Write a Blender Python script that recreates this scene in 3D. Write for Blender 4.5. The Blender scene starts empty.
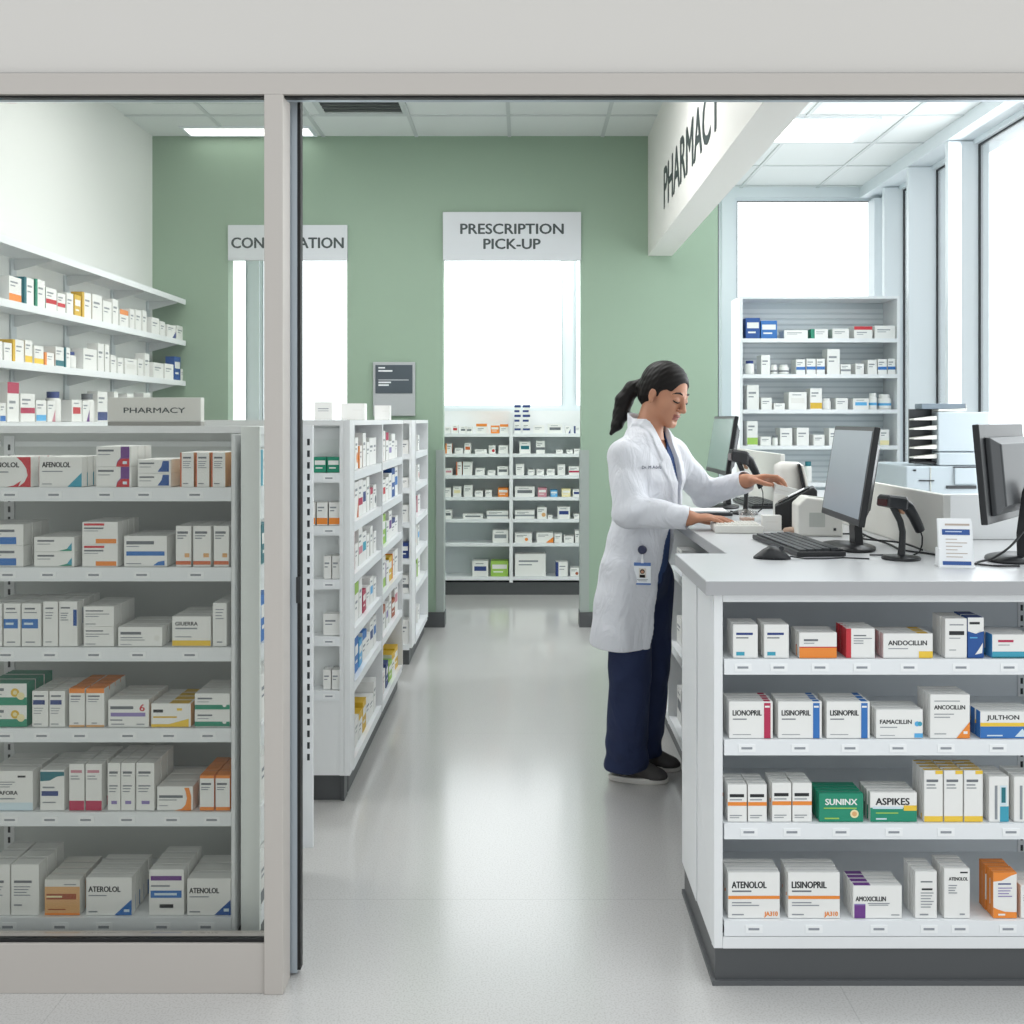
import bpy, bmesh, math, random
import numpy as np
from mathutils import Vector, Matrix
R = math.radians
col = bpy.context.scene.collection
CAMZ, VPX, VPY, F = 1.40, 525.0, 420.0, 1000.0     # eye height; measured vanishing point and focal length of the photograph

# ------------------------------------------------------------------ materials
def lin(h):
    h = h.lstrip('#'); c = [int(h[i:i+2], 16)/255 for i in (0, 2, 4)]
    return tuple(x/12.92 if x <= .04045 else ((x+.055)/1.055)**2.4 for x in c) + (1,)
MATS = {}
def mat(name, hexcol, rough=.5, metal=0, bump=0, bscale=200, var=0, vscale=3, spec=.5, emit=0, coat=0, emitcol=None):
    if name in MATS: return MATS[name]
    m = bpy.data.materials.new(name); m.use_nodes = True
    nt = m.node_tree; b = nt.nodes['Principled BSDF']
    b.inputs['Base Color'].default_value = lin(hexcol)
    b.inputs['Roughness'].default_value = rough; b.inputs['Metallic'].default_value = metal
    b.inputs['Specular IOR Level'].default_value = spec
    if coat: b.inputs['Coat Weight'].default_value = coat; b.inputs['Coat Roughness'].default_value = .1
    if emit:
        b.inputs['Emission Color'].default_value = lin(emitcol or hexcol); b.inputs['Emission Strength'].default_value = emit
    if bump or var:
        tc = nt.nodes.new('ShaderNodeTexCoord')
    if bump:
        n = nt.nodes.new('ShaderNodeTexNoise'); n.inputs['Scale'].default_value = bscale; n.inputs['Detail'].default_value = 3
        bp = nt.nodes.new('ShaderNodeBump'); bp.inputs['Strength'].default_value = bump; bp.inputs['Distance'].default_value = .002
        nt.links.new(tc.outputs['Object'], n.inputs['Vector']); nt.links.new(n.outputs['Fac'], bp.inputs['Height'])
        nt.links.new(bp.outputs['Normal'], b.inputs['Normal'])
    if var:
        n = nt.nodes.new('ShaderNodeTexNoise'); n.inputs['Scale'].default_value = vscale; n.inputs['Detail'].default_value = 4
        mr = nt.nodes.new('ShaderNodeMapRange'); mr.inputs['To Min'].default_value = 1-var; mr.inputs['To Max'].default_value = 1+var
        mx = nt.nodes.new('ShaderNodeVectorMath'); mx.operation = 'SCALE'; mx.inputs[0].default_value = lin(hexcol)[:3]
        nt.links.new(tc.outputs['Object'], n.inputs['Vector']); nt.links.new(n.outputs['Fac'], mr.inputs['Value'])
        nt.links.new(mr.outputs['Result'], mx.inputs['Scale']); nt.links.new(mx.outputs['Vector'], b.inputs['Base Color'])
    MATS[name] = m; return m
def glass_mat(name, tint, refl=1.0):
    m = bpy.data.materials.new(name); m.use_nodes = True; nt = m.node_tree
    for n in list(nt.nodes): nt.nodes.remove(n)
    out = nt.nodes.new('ShaderNodeOutputMaterial'); mix = nt.nodes.new('ShaderNodeMixShader')
    tr = nt.nodes.new('ShaderNodeBsdfTransparent'); gl = nt.nodes.new('ShaderNodeBsdfGlossy'); fr = nt.nodes.new('ShaderNodeFresnel')
    mu = nt.nodes.new('ShaderNodeMath'); mu.operation = 'MULTIPLY'; mu.inputs[1].default_value = refl
    fr.inputs['IOR'].default_value = 1.45; gl.inputs['Roughness'].default_value = .02
    tr.inputs['Color'].default_value = tint+(1,); gl.inputs['Color'].default_value = (1, 1, 1, 1)
    nt.links.new(fr.outputs[0], mu.inputs[0]); nt.links.new(mu.outputs[0], mix.inputs[0])
    nt.links.new(tr.outputs[0], mix.inputs[1]); nt.links.new(gl.outputs[0], mix.inputs[2]); nt.links.new(mix.outputs[0], out.inputs['Surface'])
    MATS[name] = m; return m
def floor_mat():
    m = bpy.data.materials.new('polished_vinyl_floor'); m.use_nodes = True; nt = m.node_tree; b = nt.nodes['Principled BSDF']
    tc = nt.nodes.new('ShaderNodeTexCoord')
    n1 = nt.nodes.new('ShaderNodeTexNoise'); n1.inputs['Scale'].default_value = 210; n1.inputs['Detail'].default_value = 0
    r1 = nt.nodes.new('ShaderNodeValToRGB'); e = r1.color_ramp.elements
    e[0].position = .25; e[0].color = lin('#b0aeab'); e[1].position = .55; e[1].color = lin('#c1c0be')
    n2 = nt.nodes.new('ShaderNodeTexNoise'); n2.inputs['Scale'].default_value = 1.1; n2.inputs['Detail'].default_value = 5
    r2 = nt.nodes.new('ShaderNodeMapRange'); r2.inputs['To Min'].default_value = .93; r2.inputs['To Max'].default_value = 1.04
    mx = nt.nodes.new('ShaderNodeVectorMath'); mx.operation = 'SCALE'
    # faint seams between the vinyl sheets
    sep = nt.nodes.new('ShaderNodeSeparateXYZ'); L = nt.links.new
    L(tc.outputs['Object'], sep.inputs[0])
    def seam(sock, per, off, w):
        a = nt.nodes.new('ShaderNodeMath'); a.operation = 'ADD'; a.inputs[1].default_value = off; L(sock, a.inputs[0])
        p = nt.nodes.new('ShaderNodeMath'); p.operation = 'PINGPONG'; p.inputs[1].default_value = per/2; L(a.outputs[0], p.inputs[0])
        l = nt.nodes.new('ShaderNodeMath'); l.operation = 'LESS_THAN'; l.inputs[1].default_value = w; L(p.outputs[0], l.inputs[0]); return l
    s1 = seam(sep.outputs['X'], 1.9, 1.12, .0016); s2 = seam(sep.outputs['Y'], 1.55, .18, .0016)
    mxx = nt.nodes.new('ShaderNodeMath'); mxx.operation = 'MAXIMUM'; L(s1.outputs[0], mxx.inputs[0]); L(s2.outputs[0], mxx.inputs[1])
    sm = nt.nodes.new('ShaderNodeMapRange'); sm.inputs['To Min'].default_value = 1; sm.inputs['To Max'].default_value = .82; L(mxx.outputs[0], sm.inputs['Value'])
    mul = nt.nodes.new('ShaderNodeMath'); mul.operation = 'MULTIPLY'; L(sm.outputs[0], mul.inputs[0]); L(r2.outputs[0], mul.inputs[1])
    for n in (n1, n2): L(tc.outputs['Object'], n.inputs['Vector'])
    L(n1.outputs['Fac'], r1.inputs['Fac']); L(n2.outputs['Fac'], r2.inputs['Value'])
    L(r1.outputs['Color'], mx.inputs[0]); L(mul.outputs[0], mx.inputs['Scale']); L(mx.outputs['Vector'], b.inputs['Base Color'])
    b.inputs['Roughness'].default_value = .32; b.inputs['Specular IOR Level'].default_value = .7; b.inputs['Coat Weight'].default_value = 1; b.inputs['Coat Roughness'].default_value = .14; b.inputs['Coat IOR'].default_value = 1.6
    MATS['floor'] = m; return m

# ------------------------------------------------------------------ text outlines
_TXT = {}
def text_mesh(s, bold=.012):
    k = (s, bold)
    if k not in _TXT:
        cu = bpy.data.curves.new('glyphs', 'FONT'); cu.body = s; cu.resolution_u = 3
        ob = bpy.data.objects.new('glyphs', cu); me = ob.to_mesh()
        V = [tuple(v.co) for v in me.vertices]; P = [tuple(p.vertices) for p in me.polygons]
        ob.to_mesh_clear(); bpy.data.objects.remove(ob); bpy.data.curves.remove(cu)
        xs = [v[0] for v in V]; ys = [v[1] for v in V]
        _TXT[k] = (V, P, min(xs), max(xs), min(ys), max(ys))
    return _TXT[k]

# ------------------------------------------------------------------ mesh builder
class MB:
    def __init__(s): s.v = []; s.f = []; s.m = []; s.mats = []; s.sm = []
    def mi(s, m):
        if m not in s.mats: s.mats.append(m)
        return s.mats.index(m)
    def add(s, V, Fs, m, smooth=False):
        o = len(s.v); s.v += [tuple(p) for p in V]; i = s.mi(m)
        for f in Fs: s.f.append(tuple(o+k for k in f)); s.m.append(i); s.sm.append(smooth)
        return s
    def box(s, x0, x1, y0, y1, z0, z1, m, top=None, sides=None, M=None):
        V = [(x0,y0,z0),(x1,y0,z0),(x1,y1,z0),(x0,y1,z0),(x0,y0,z1),(x1,y0,z1),(x1,y1,z1),(x0,y1,z1)]
        if M is not None: V = [M @ Vector(p) for p in V]
        s.add(V, [(0,1,5,4)], m); s.add(V, [(4,5,6,7)], top or m); s.add(V, [(1,2,6,5),(3,0,4,7)], sides or m); s.add(V, [(2,3,7,6),(3,2,1,0)], m)
        return s
    def prism(s, pts, d, m, M=None):
        """pts: outline in the local XZ plane (counter-clockwise seen from -Y), extruded from y=0 to y=d"""
        n = len(pts); V = [(p[0], 0, p[1]) for p in pts]+[(p[0], d, p[1]) for p in pts]
        if M is not None: V = [M @ Vector(p) for p in V]
        Fs = [tuple(range(n)), tuple(range(2*n-1, n-1, -1))]+[((i+1)%n, i, n+i, n+(i+1)%n) for i in range(n)]
        return s.add(V, Fs, m)
    def lathe(s, prof, m, n=20, c=(0,0,0), M=None, smooth=True):
        V = []; Fs = []
        for (r, z) in prof:
            for k in range(n):
                a = 2*math.pi*k/n; V.append(Vector((c[0]+r*math.cos(a), c[1]+r*math.sin(a), c[2]+z)))
        if M is not None: V = [M @ p for p in V]
        for j in range(len(prof)-1):
            for k in range(n): Fs.append((j*n+k, j*n+(k+1)%n, (j+1)*n+(k+1)%n, (j+1)*n+k))
        s.add(V, Fs, m, smooth); o = len(prof)-1
        s.add(V, [tuple(range(n-1, -1, -1)), tuple(o*n+k for k in range(n))], m)
        return s
    def tube(s, pts, r, m, n=8):
        pts = [Vector(p) for p in pts]; rs = r if isinstance(r, (list, tuple)) else [r]*len(pts)
        V = []; up = Vector((0,0,1)); prev = None
        for i, p in enumerate(pts):
            t = (pts[min(i+1, len(pts)-1)]-pts[max(i-1, 0)]).normalized()
            a = t.cross(up if abs(t.dot(up)) < .95 else Vector((1,0,0))) if prev is None else prev-t*prev.dot(t)
            a.normalize(); prev = a; b = t.cross(a)
            for k in range(n):
                g = 2*math.pi*k/n; V.append(p+(a*math.cos(g)+b*math.sin(g))*rs[i])
        Fs = [(j*n+k, j*n+(k+1)%n, (j+1)*n+(k+1)%n, (j+1)*n+k) for j in range(len(pts)-1) for k in range(n)]
        s.add(V, Fs, m, True); o = (len(pts)-1)*n
        return s.add(V, [tuple(range(n-1, -1, -1)), tuple(o+k for k in range(n))], m)
    def loft(s, rings, m, smooth=True, caps=True):
        n = len(rings[0]); V = [p for r in rings for p in r]
        Fs = [(j*n+k, j*n+(k+1)%n, (j+1)*n+(k+1)%n, (j+1)*n+k) for j in range(len(rings)-1) for k in range(n)]
        s.add(V, Fs, m, smooth)
        if caps: o = (len(rings)-1)*n; s.add(V, [tuple(range(n-1, -1, -1)), tuple(o+k for k in range(n))], m)
        return s
    def text(s, t, o, h, m, right=(1,0,0), up=(0,0,1), align='l', maxw=None, bold=.03, stretch=1.25):
        """raised lettering; bold = stroke thickening as a share of the letter height; maxw = width it may fill"""
        V, P, x0, x1, y0, y1 = text_mesh(t, 0); right = Vector(right); up = Vector(up); o = Vector(o); nrm = right.cross(up)
        k = h/.73; w = (x1-x0)*k; kx = k
        if maxw: kx = min(k*stretch, maxw/(x1-x0)); w = (x1-x0)*kx
        off = {'l': 0, 'c': -w/2, 'r': -w}[align]
        for q, (a, b) in enumerate(((-1, 0), (1, 0), (0, -.6), (0, .6)) if bold else ((0, 0),)):
            s.add([o+nrm*(.00002*q)+right*((v[0]-x0)*kx+off+a*bold*h)+up*(v[1]*k+b*bold*h) for v in V], P, m)
        return s
    def build(s, name, parent=None, loc=(0,0,0), rz=0, bevel=0, bseg=2, sub=0):
        me = bpy.data.meshes.new(name); me.from_pydata(s.v, [], s.f)
        for m in s.mats: me.materials.append(m)
        me.polygons.foreach_set('material_index', s.m); me.polygons.foreach_set('use_smooth', s.sm); me.update()
        o = bpy.data.objects.new(name, me); col.objects.link(o); o.location = loc; o.rotation_euler.z = rz
        if parent: o.parent = parent
        if bevel:
            b = o.modifiers.new('edge', 'BEVEL'); b.width = bevel; b.segments = bseg; b.limit_method = 'ANGLE'; b.angle_limit = R(40)
            w = o.modifiers.new('weld', 'WELD'); w.merge_threshold = 1e-5
            o.modifiers.move(1, 0)
        if sub:
            u = o.modifiers.new('sub', 'SUBSURF'); u.levels = u.render_levels = sub
        return o
def tag(o, label=None, cat=None, group=None, kind=None):
    if label: o['label'] = label
    if cat: o['category'] = cat
    if group: o['group'] = group
    if kind: o['kind'] = kind
    return o
def empty(name, loc, label, cat, group=None, rz=0):
    o = bpy.data.objects.new(name, None); col.objects.link(o); o.location = loc; o.rotation_euler.z = rz; o.empty_display_size = .1
    return tag(o, label, cat, group)
def struct(name, mb, **k):
    return tag(mb.build(name, **k), kind='structure')
def at(px, py, Y):                                   # a measured image point at depth Y, as a place in the room
    return Vector(((px-VPX)*Y/F, Y, CAMZ-(py-VPY)*Y/F))
def X(px, Y): return (px-VPX)*Y/F
def Z(py, Y): return CAMZ-(py-VPY)*Y/F

M_white  = mat('white_enamel', '#e4e6e7', .35, var=.02)
M_shelf  = mat('white_shelf_enamel', '#e6e9eb', .32)
M_grey   = mat('grey_back_panel', '#b4bcbf', .5, var=.03)
M_lgrey  = mat('light_panel', '#e0e3e3', .5)
M_kick   = mat('charcoal_kick', '#4d4f51', .45, var=.05)
M_slot   = mat('slot_black', '#2b2e31', .6)
M_alu    = mat('satin_aluminium', '#bbb5af', .45, metal=.12, bump=.03, bscale=300)
M_alub   = mat('cool_aluminium', '#aeb8c0', .35, metal=.4)
M_black  = mat('gasket_black', '#08090a', .5)
M_gap    = mat('dark_plastic', '#16181b', .38, bump=.02, bscale=600)
M_gap2   = mat('charcoal_plastic', '#272a2d', .42, bump=.02, bscale=600)
M_green  = mat('sage_green_paint', '#8fa591', .62, var=.015, bump=.03, bscale=250)
M_wall   = mat('white_wall_paint', '#e2e4e1', .6, bump=.03, bscale=250)
M_head   = mat('warm_white_paint', '#cbc7c2', .6, bump=.02, bscale=250)
M_frame  = mat('white_window_frame', '#dfe6ea', .4)
M_ceil   = mat('ceiling_tile', '#dfe3e2', .75, bump=.12, bscale=400)
M_grid   = mat('ceiling_grid', '#c6cbcb', .5)
M_light  = mat('light_diffuser', '#ffffff', .5, emit=2.2)
M_ink    = mat('sign_ink', '#3a4444', .5)
M_sign   = mat('sign_board', '#ccd0d3', .5)
M_soff   = mat('soffit_paint', '#e3e2dd', .6)
M_top    = mat('countertop_laminate', '#c2c4c6', .3, var=.02, vscale=30)
M_lab    = mat('shelf_label_paper', '#eef0f1', .6)
M_labink = mat('label_ink', '#8f949a', .6); M_edge = mat('worktop_edge', '#a5a6a8', .45)
M_gl     = glass_mat('storefront_glass', (.955, .952, .938), .22)
M_wgl    = glass_mat('window_glass', (.985, .992, .99), .35)
M_floor  = floor_mat()

# ------------------------------------------------------------------ measured planes of the room
CEIL = 3.32; YG = 6.763; YB = 8.25; XL = -2.52; XR = 2.93; YF = 2.435

def shell():
    struct('floor', MB().box(-4.5, 5.0, -1.6, 9.2, -.1, 0, M_floor))
    c = MB(); c.box(XL-.1, XR+.3, 2.555, YB+.1, CEIL, CEIL+.08, M_ceil)
    x = -.105-.629*4
    while x < XR: c.box(max(x-.012, XL+.01), x+.012, 2.57, YB, CEIL-.006, CEIL, M_grid) if x > XL else None; x += .629
    y = 6.295-.629*5
    while y < YB:
        c.box(XL, XR, y-.012, y+.012, CEIL-.0055, CEIL, M_grid) if y > 2.64 else None; y += .629
    struct('ceiling', c)
    struct('wall_left', MB().box(XL-.12, XL, 2.62, YB+.1, 0, CEIL, M_wall))
    g = MB(); y0, y1 = YG, YG+.12
    cx0, cx1, dx0, dx1, ge = X(228, YG), X(347, YG), X(443, YG), X(581, YG), X(718, YG)
    zt = Z(258, YG)
    g.box(XL, cx0, y0, y1, 0, CEIL, M_green); g.box(cx0, cx1, y0, y1, 0, .95, M_green); g.box(cx0, cx1, y0, y1, zt, CEIL, M_green)
    g.box(cx1, dx0, y0, y1, 0, CEIL, M_green); g.box(dx0, dx1, y0, y1, zt, CEIL, M_green); g.box(dx1, ge, y0, y1, 0, CEIL, M_green)
    struct('wall_back', g)
    b = MB()
    for (a, c_) in ((XL, dx0-.0), (dx1, ge)): b.box(a, c_, YG-.014, YG, 0, Z(612, YG), M_kick)
    for xx in (dx0, dx1):
        s = .012; b.box(min(xx, xx+(s if xx < 0 else -s)), max(xx, xx+(s if xx < 0 else -s)), YG-.014, YG+.12, 0, Z(612, YG), M_kick)
    struct('baseboard_back', b)
    M_guard = mat('corner_guard_grey', '#98a19c', .45)
    for i, (a, c_) in enumerate(((X(436, YG), dx0), (dx1, X(589, YG)))):
        m = MB(); m.box(a, c_, YG-.006, YG, Z(612, YG), Z(450, YG), M_guard)
        if i == 0: m.box(c_, c_+.006, YG-.006, YG+.12, Z(612, YG), Z(450, YG), M_guard)
        else: m.box(a-.006, a, YG-.006, YG+.12, Z(612, YG), Z(450, YG), M_guard)
        struct('trim_%d' % (i+2), m)
    # far wall with its windows
    f = MB(); wins = [(-2.45, X(248, YB)+.0, 1.0, 3.0), (X(259, YB), -1.05, 1.0, 3.0), (-.95, .33, 1.50, 3.0), (.40, .85, 1.50, 3.0), (1.05, X(722, YB), .4, 3.235), (X(735, YB), X(876, YB), .4, 3.235)]
    px = XL
    for (a, c_, z0, z1) in wins:
        f.box(px, a, YB, YB+.12, 0, CEIL, M_frame); f.box(a, c_, YB, YB+.12, 0, z0, M_frame); f.box(a, c_, YB, YB+.12, z1, CEIL, M_frame); px = c_
    f.box(px, XR+.2, YB, YB+.12, 0, CEIL, M_frame)
    struct('wall_far', f)
    for i, (a, c_, z0, z1) in enumerate(wins):
        w = MB(); t = .022
        for bx in ((a, a+t, z0, z1), (c_-t, c_, z0, z1), (a+t, c_-t, z0, z0+t), (a+t, c_-t, z1-t, z1)):
            w.box(bx[0], bx[1], YB+.03, YB+.075, bx[2], bx[3], M_frame)
        q = .006
        for bx in ((a+t, a+t+q, z0+t, z1-t), (c_-t-q, c_-t, z0+t, z1-t), (a+t, c_-t, z1-t-q, z1-t)):
            w.box(bx[0], bx[1], YB+.028, YB+.05, bx[2], bx[3], M_gap2 if i > 3 else M_alub)
        wo = struct('window_%d' % (i+1), w)
        MB().box(a+t, c_-t, YB+.052, YB+.058, z0+t, z1-t, M_wgl).build('glass_pane', wo)
    # right wall: deep white fins with full-height panes between them
    zh = 3.2; s = MB(); fins = [8.05, 7.83, 7.2, 6.53]
    s.box(XR, XR+.2, 2.5, YB, zh, CEIL, M_frame); s.box(XR-.17, XR, 2.62, YB, zh+.03, CEIL, M_frame)
    s.box(XR, XR+.2, 2.5, YB, 0, .35, M_frame)
    for i, y in enumerate((7.83, 7.2, 6.53, 4.6, 2.9)): s.box(XR-(.165 if i else .115), XR+.1, y, y+.05, .35, zh+.02, M_frame)
    s.box(XR-.1, XR+.2, 8.1, YB, .35, zh, M_frame)
    struct('wall_right', s)
    for i, (a, c_) in enumerate(((7.88, 8.1), (7.25, 7.83), (6.58, 7.2), (4.65, 6.53), (2.95, 4.6))):
        w = MB(); t = .012
        w.box(XR+.030, XR+.042, a, a+t, .35, zh, M_gap2); w.box(XR+.030, XR+.042, c_-t, c_, .35, zh, M_gap2)
        w.box(XR+.030, XR+.042, a+t, c_-t, zh-t, zh, M_gap2); w.box(XR+.030, XR+.042, a+t, c_-t, .35, .35+t, M_gap2)
        wo = struct('window_%d' % (i+7), w)
        MB().box(XR+.037, XR+.043, a+t, c_-t, .35+t, zh-t, M_wgl).build('glass_pane', wo)
    # soffit with its lettering
    sf = struct('trim_1', MB().box(.832, .994, 2.64, YG, 2.51, CEIL, M_soff))
    t = MB(); y0 = .832/.139; y1 = .832/.195
    t.text('PHARMACY', (.8312, y0, 2.665), .25, M_ink, right=(0,-1,0), up=(0,0,1), maxw=y0-y1, bold=.045, stretch=2)
    t.build('lettering', sf)
    # storefront: header wall, frame, fixed pane
    struct('wall_front', MB().box(-3.2, 3.4, YF+.02, YF+.075, Z(71, YF), 3.5, M_head).box(-3.2, -1.75, YF+.02, YF+.075, 0, Z(71, YF), M_head))
    h = MB(); zt, zb = Z(73, YF), Z(94, YF)
    h.box(-1.75, 3.2, YF, YF+.05, zb, zt, M_alu); h.box(-1.75, 3.2, YF+.012, YF+.05, zt, Z(71, YF), M_kick)  # dark strip over the frame paints the shadow line below the header
    h.box(-1.75, 3.2, YF+.012, YF+.03, zb-.005, zb, M_black); h.box(-1.75, 3.2, YF+.03, YF+.05, zb-.004, zb, M_alub)
    struct('trim_4', h)
    px0, px1 = X(264, YF), X(283, YF); zr = Z(945, YF)
    w = MB(); w.box(px0, px1, YF, YF+.075, 0, zb, M_alu); w.box(-1.75, px0, YF+.006, YF+.07, 0, zr, M_alu); w.box(-1.75, px0, YF+.012, YF+.026, zr, zr+.009, M_black)
    w.box(-1.75, -1.70, YF, YF+.075, zr+.013, zb-.03, M_alu); w.box(px0-.004, px0, YF+.02, YF+.05, zr+.013, zb-.024, M_alub)
    wo = struct('window_12', w, bevel=.0015)
    MB().box(-1.70, px0-.004, YF+.03, YF+.038, zr+.013, zb-.012, M_gl).build('glass_pane', wo)
    d = MB(); ya, yb = YF+.085, YF+.118; xa, xb = X(285, ya), X(297, ya)
    zd = 2.30; d.box(xa, xb, ya, yb, .006, zd, M_alub); d.box(xb, xb+.008, ya+.004, yb-.004, .012, zd, M_black)
    d.box(-1.62, -1.57, ya, yb, .006, zd, M_alub); d.box(-1.57, xa, ya, yb, .006, .085, M_alub); d.box(-1.57, xa, ya, yb, zd-.05, zd, M_alub)
    do = struct('door_1', d)
    MB().box(-1.57, xa, ya+.013, ya+.019, .085, zd-.05, M_wgl).build('glass_pane', do)
    hz0, hz1 = Z(603, ya), Z(577, ya)
    MB().box(xb-.002, xb+.0095, ya-.003, ya+.01, hz0, hz1, M_gap2).build('handle', do, bevel=.001)
    # ceiling lights
    lights = [('light panel standing in for a glass reflection, ceiling left end by the green wall', -2.26, -1.40, 6.53, 6.74),  # added panel, stands in for a reflection in the storefront glass
              ('square light panel in the ceiling above the printer corner by the windows', 1.68, 2.26, 6.33, 6.89),
              ('long light panel in the ceiling above the main aisle', -.70, .50, 4.45, 5.0),
              ('long light panel in the ceiling above the glass-fronted shelves', -2.2, -1.0, 3.2, 3.75),
              ('long light panel in the ceiling above the service counter', 1.2, 2.4, 3.5, 4.05),
              ('light panel in the stockroom ceiling behind the doorway', -.7, .5, 7.2, 7.7)]
    for (l, a, c_, y0, y1) in lights:
        e = empty('ceiling_light', ((a+c_)/2, (y0+y1)/2, CEIL-.012), l, 'ceiling light', 'recessed ceiling light panels')
        fr = MB(); w, hh = (c_-a)/2, (y1-y0)/2; t = .02
        for bx in ((-w, w, -hh, -hh+t), (-w, w, hh-t, hh), (-w, -w+t, -hh+t, hh-t), (w-t, w, -hh+t, hh-t)): fr.box(*bx, 0, .0115, M_frame)
        fr.build('frame', e); MB().box(-w+t, w-t, -hh+t, hh-t, .003, .011, M_light).build('diffuser', e)
    e = empty('ceiling_vent', (-1.0, 5.98, CEIL-.014), 'grey louvred air vent in the ceiling before the green wall', 'vent')
    v = MB()
    for bx in ((-.28, .28, -.28, -.24), (-.28, .28, .24, .28), (-.28, -.24, -.24, .24), (.24, .28, -.24, .24)): v.box(*bx, 0, .0135, M_grid)
    v.build('frame', e)
    v = MB()
    for k in range(8): v.box(-.24, .24, -.22+k*.058, -.19+k*.058, .002, .0135, M_kick)
    v.build('louvre', e)

    # signs
    def sign(name, x0, x1, y0, y1, lines, label, hpx, kx=.84):
        Y = YG-.03; w = X(x1, Y)-X(x0, Y); h = Z(y0, Y)-Z(y1, Y)
        m = MB(); m.box(-w/2, w/2, 0, .028, 0, h, M_sign)
        H = hpx*Y/F; n = len(lines); gap = H*1.42 if n > 1 else 0
        for i, t in enumerate(lines):
            m.text(t, (0, -.0008, h/2-H/2+gap*((n-1)/2-i)), H, M_ink, align='c', maxw=kx*w*(1 if i == 0 else .55), bold=.04, stretch=2)
        o = m.build(name, loc=((X(x0, Y)+X(x1, Y))/2, Y, Z(y1, Y))); tag(o, label, 'sign')
    sign('consultation_sign', 228, 347, 225, 260, ['CONSULTATION'], 'light grey wall sign reading CONSULTATION above the left opening', 11, .94)
    sign('pickup_sign', 443, 581, 212, 260, ['PRESCRIPTION', 'PICK-UP'], 'light grey wall sign reading PRESCRIPTION PICK-UP above the stockroom doorway', 10.6, .745)
    Y = YG-.022; a, c_ = X(373, Y), X(415, Y); w = c_-a; h = Z(362, Y)-Z(416, Y)
    e = empty('notice_board', ((a+c_)/2, Y, Z(416, Y)), 'small grey notice board with a dark printed panel on the green wall', 'notice board')
    MB().box(-w/2, w/2, 0, .02, 0, h, mat('board_grey', '#a9adae', .4)).build('board', e, bevel=.003)
    p = MB(); Mw = mat('notice_white', '#dfe3e4', .6)
    z0, z1 = h*.42, h*.945; p.box(-w*.44, w*.44, -.004, 0, z0, z1, mat('notice_charcoal', '#454f56', .5))
    def bar(u0, u1, v, t): p.box(-w*.44+u0*w*.88, -w*.44+u1*w*.88, -.0048, -.004, z0+(z1-z0)*v-t/2, z0+(z1-z0)*v+t/2, Mw)
    bar(.08, .26, .90, .009); bar(.08, .46, .79, .010)
    bar(.08, .90, .47, .0035); bar(.08, .42, .385, .010); bar(.08, .36, .29, .010)
    p.build('printed_panel', e)
shell()
# ------------------------------------------------------------------ shelving units
ORD = ['first', 'second', 'third', 'fourth', 'fifth', 'sixth', 'seventh', 'eighth', 'ninth', 'tenth', 'eleventh', 'twelfth', 'thirteenth', 'fourteenth', 'fifteenth', 'sixteenth', 'seventeenth', 'eighteenth', 'nineteenth', 'twentieth', 'twenty-first', 'twenty-second', 'twenty-third', 'twenty-fourth']
def slot_strip(m, x, y, z0, z1, w=.022, t=.004, pitch=.03):
    """slotted upright standing in front of plane y (facing -y)"""
    m.box(x-w/2, x+w/2, y-t, y, z0, z1, M_white); z = z0+.012
    while z < z1-.02: m.box(x-.0035, x+.0035, y-t-.0006, y-t, z, z+.017, M_slot); z += pitch
def shelf_part(e, W, D, z, lip, x0=0.0, labels=(), fold=.012, mm=None):
    mm = mm or M_shelf
    s = MB(); s.box(x0, x0+W, .006, D, z-.016, z, mm).box(x0, x0+W, 0, .006, z-lip, z+.0015, mm).box(x0, x0+W, .006, fold, z-lip, z-lip+.004, mm)
    o = s.build('shelf', e)
    for lx in labels:
        l = MB(); l.box(lx-.021, lx+.021, -.0012, 0, z-lip*.78, z-lip*.26, M_lab)
        l.box(lx-.014, lx+.013, -.0016, -.0012, z-lip*.59, z-lip*.44, M_labink); l.build('shelf_label', o)
    return o

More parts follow.
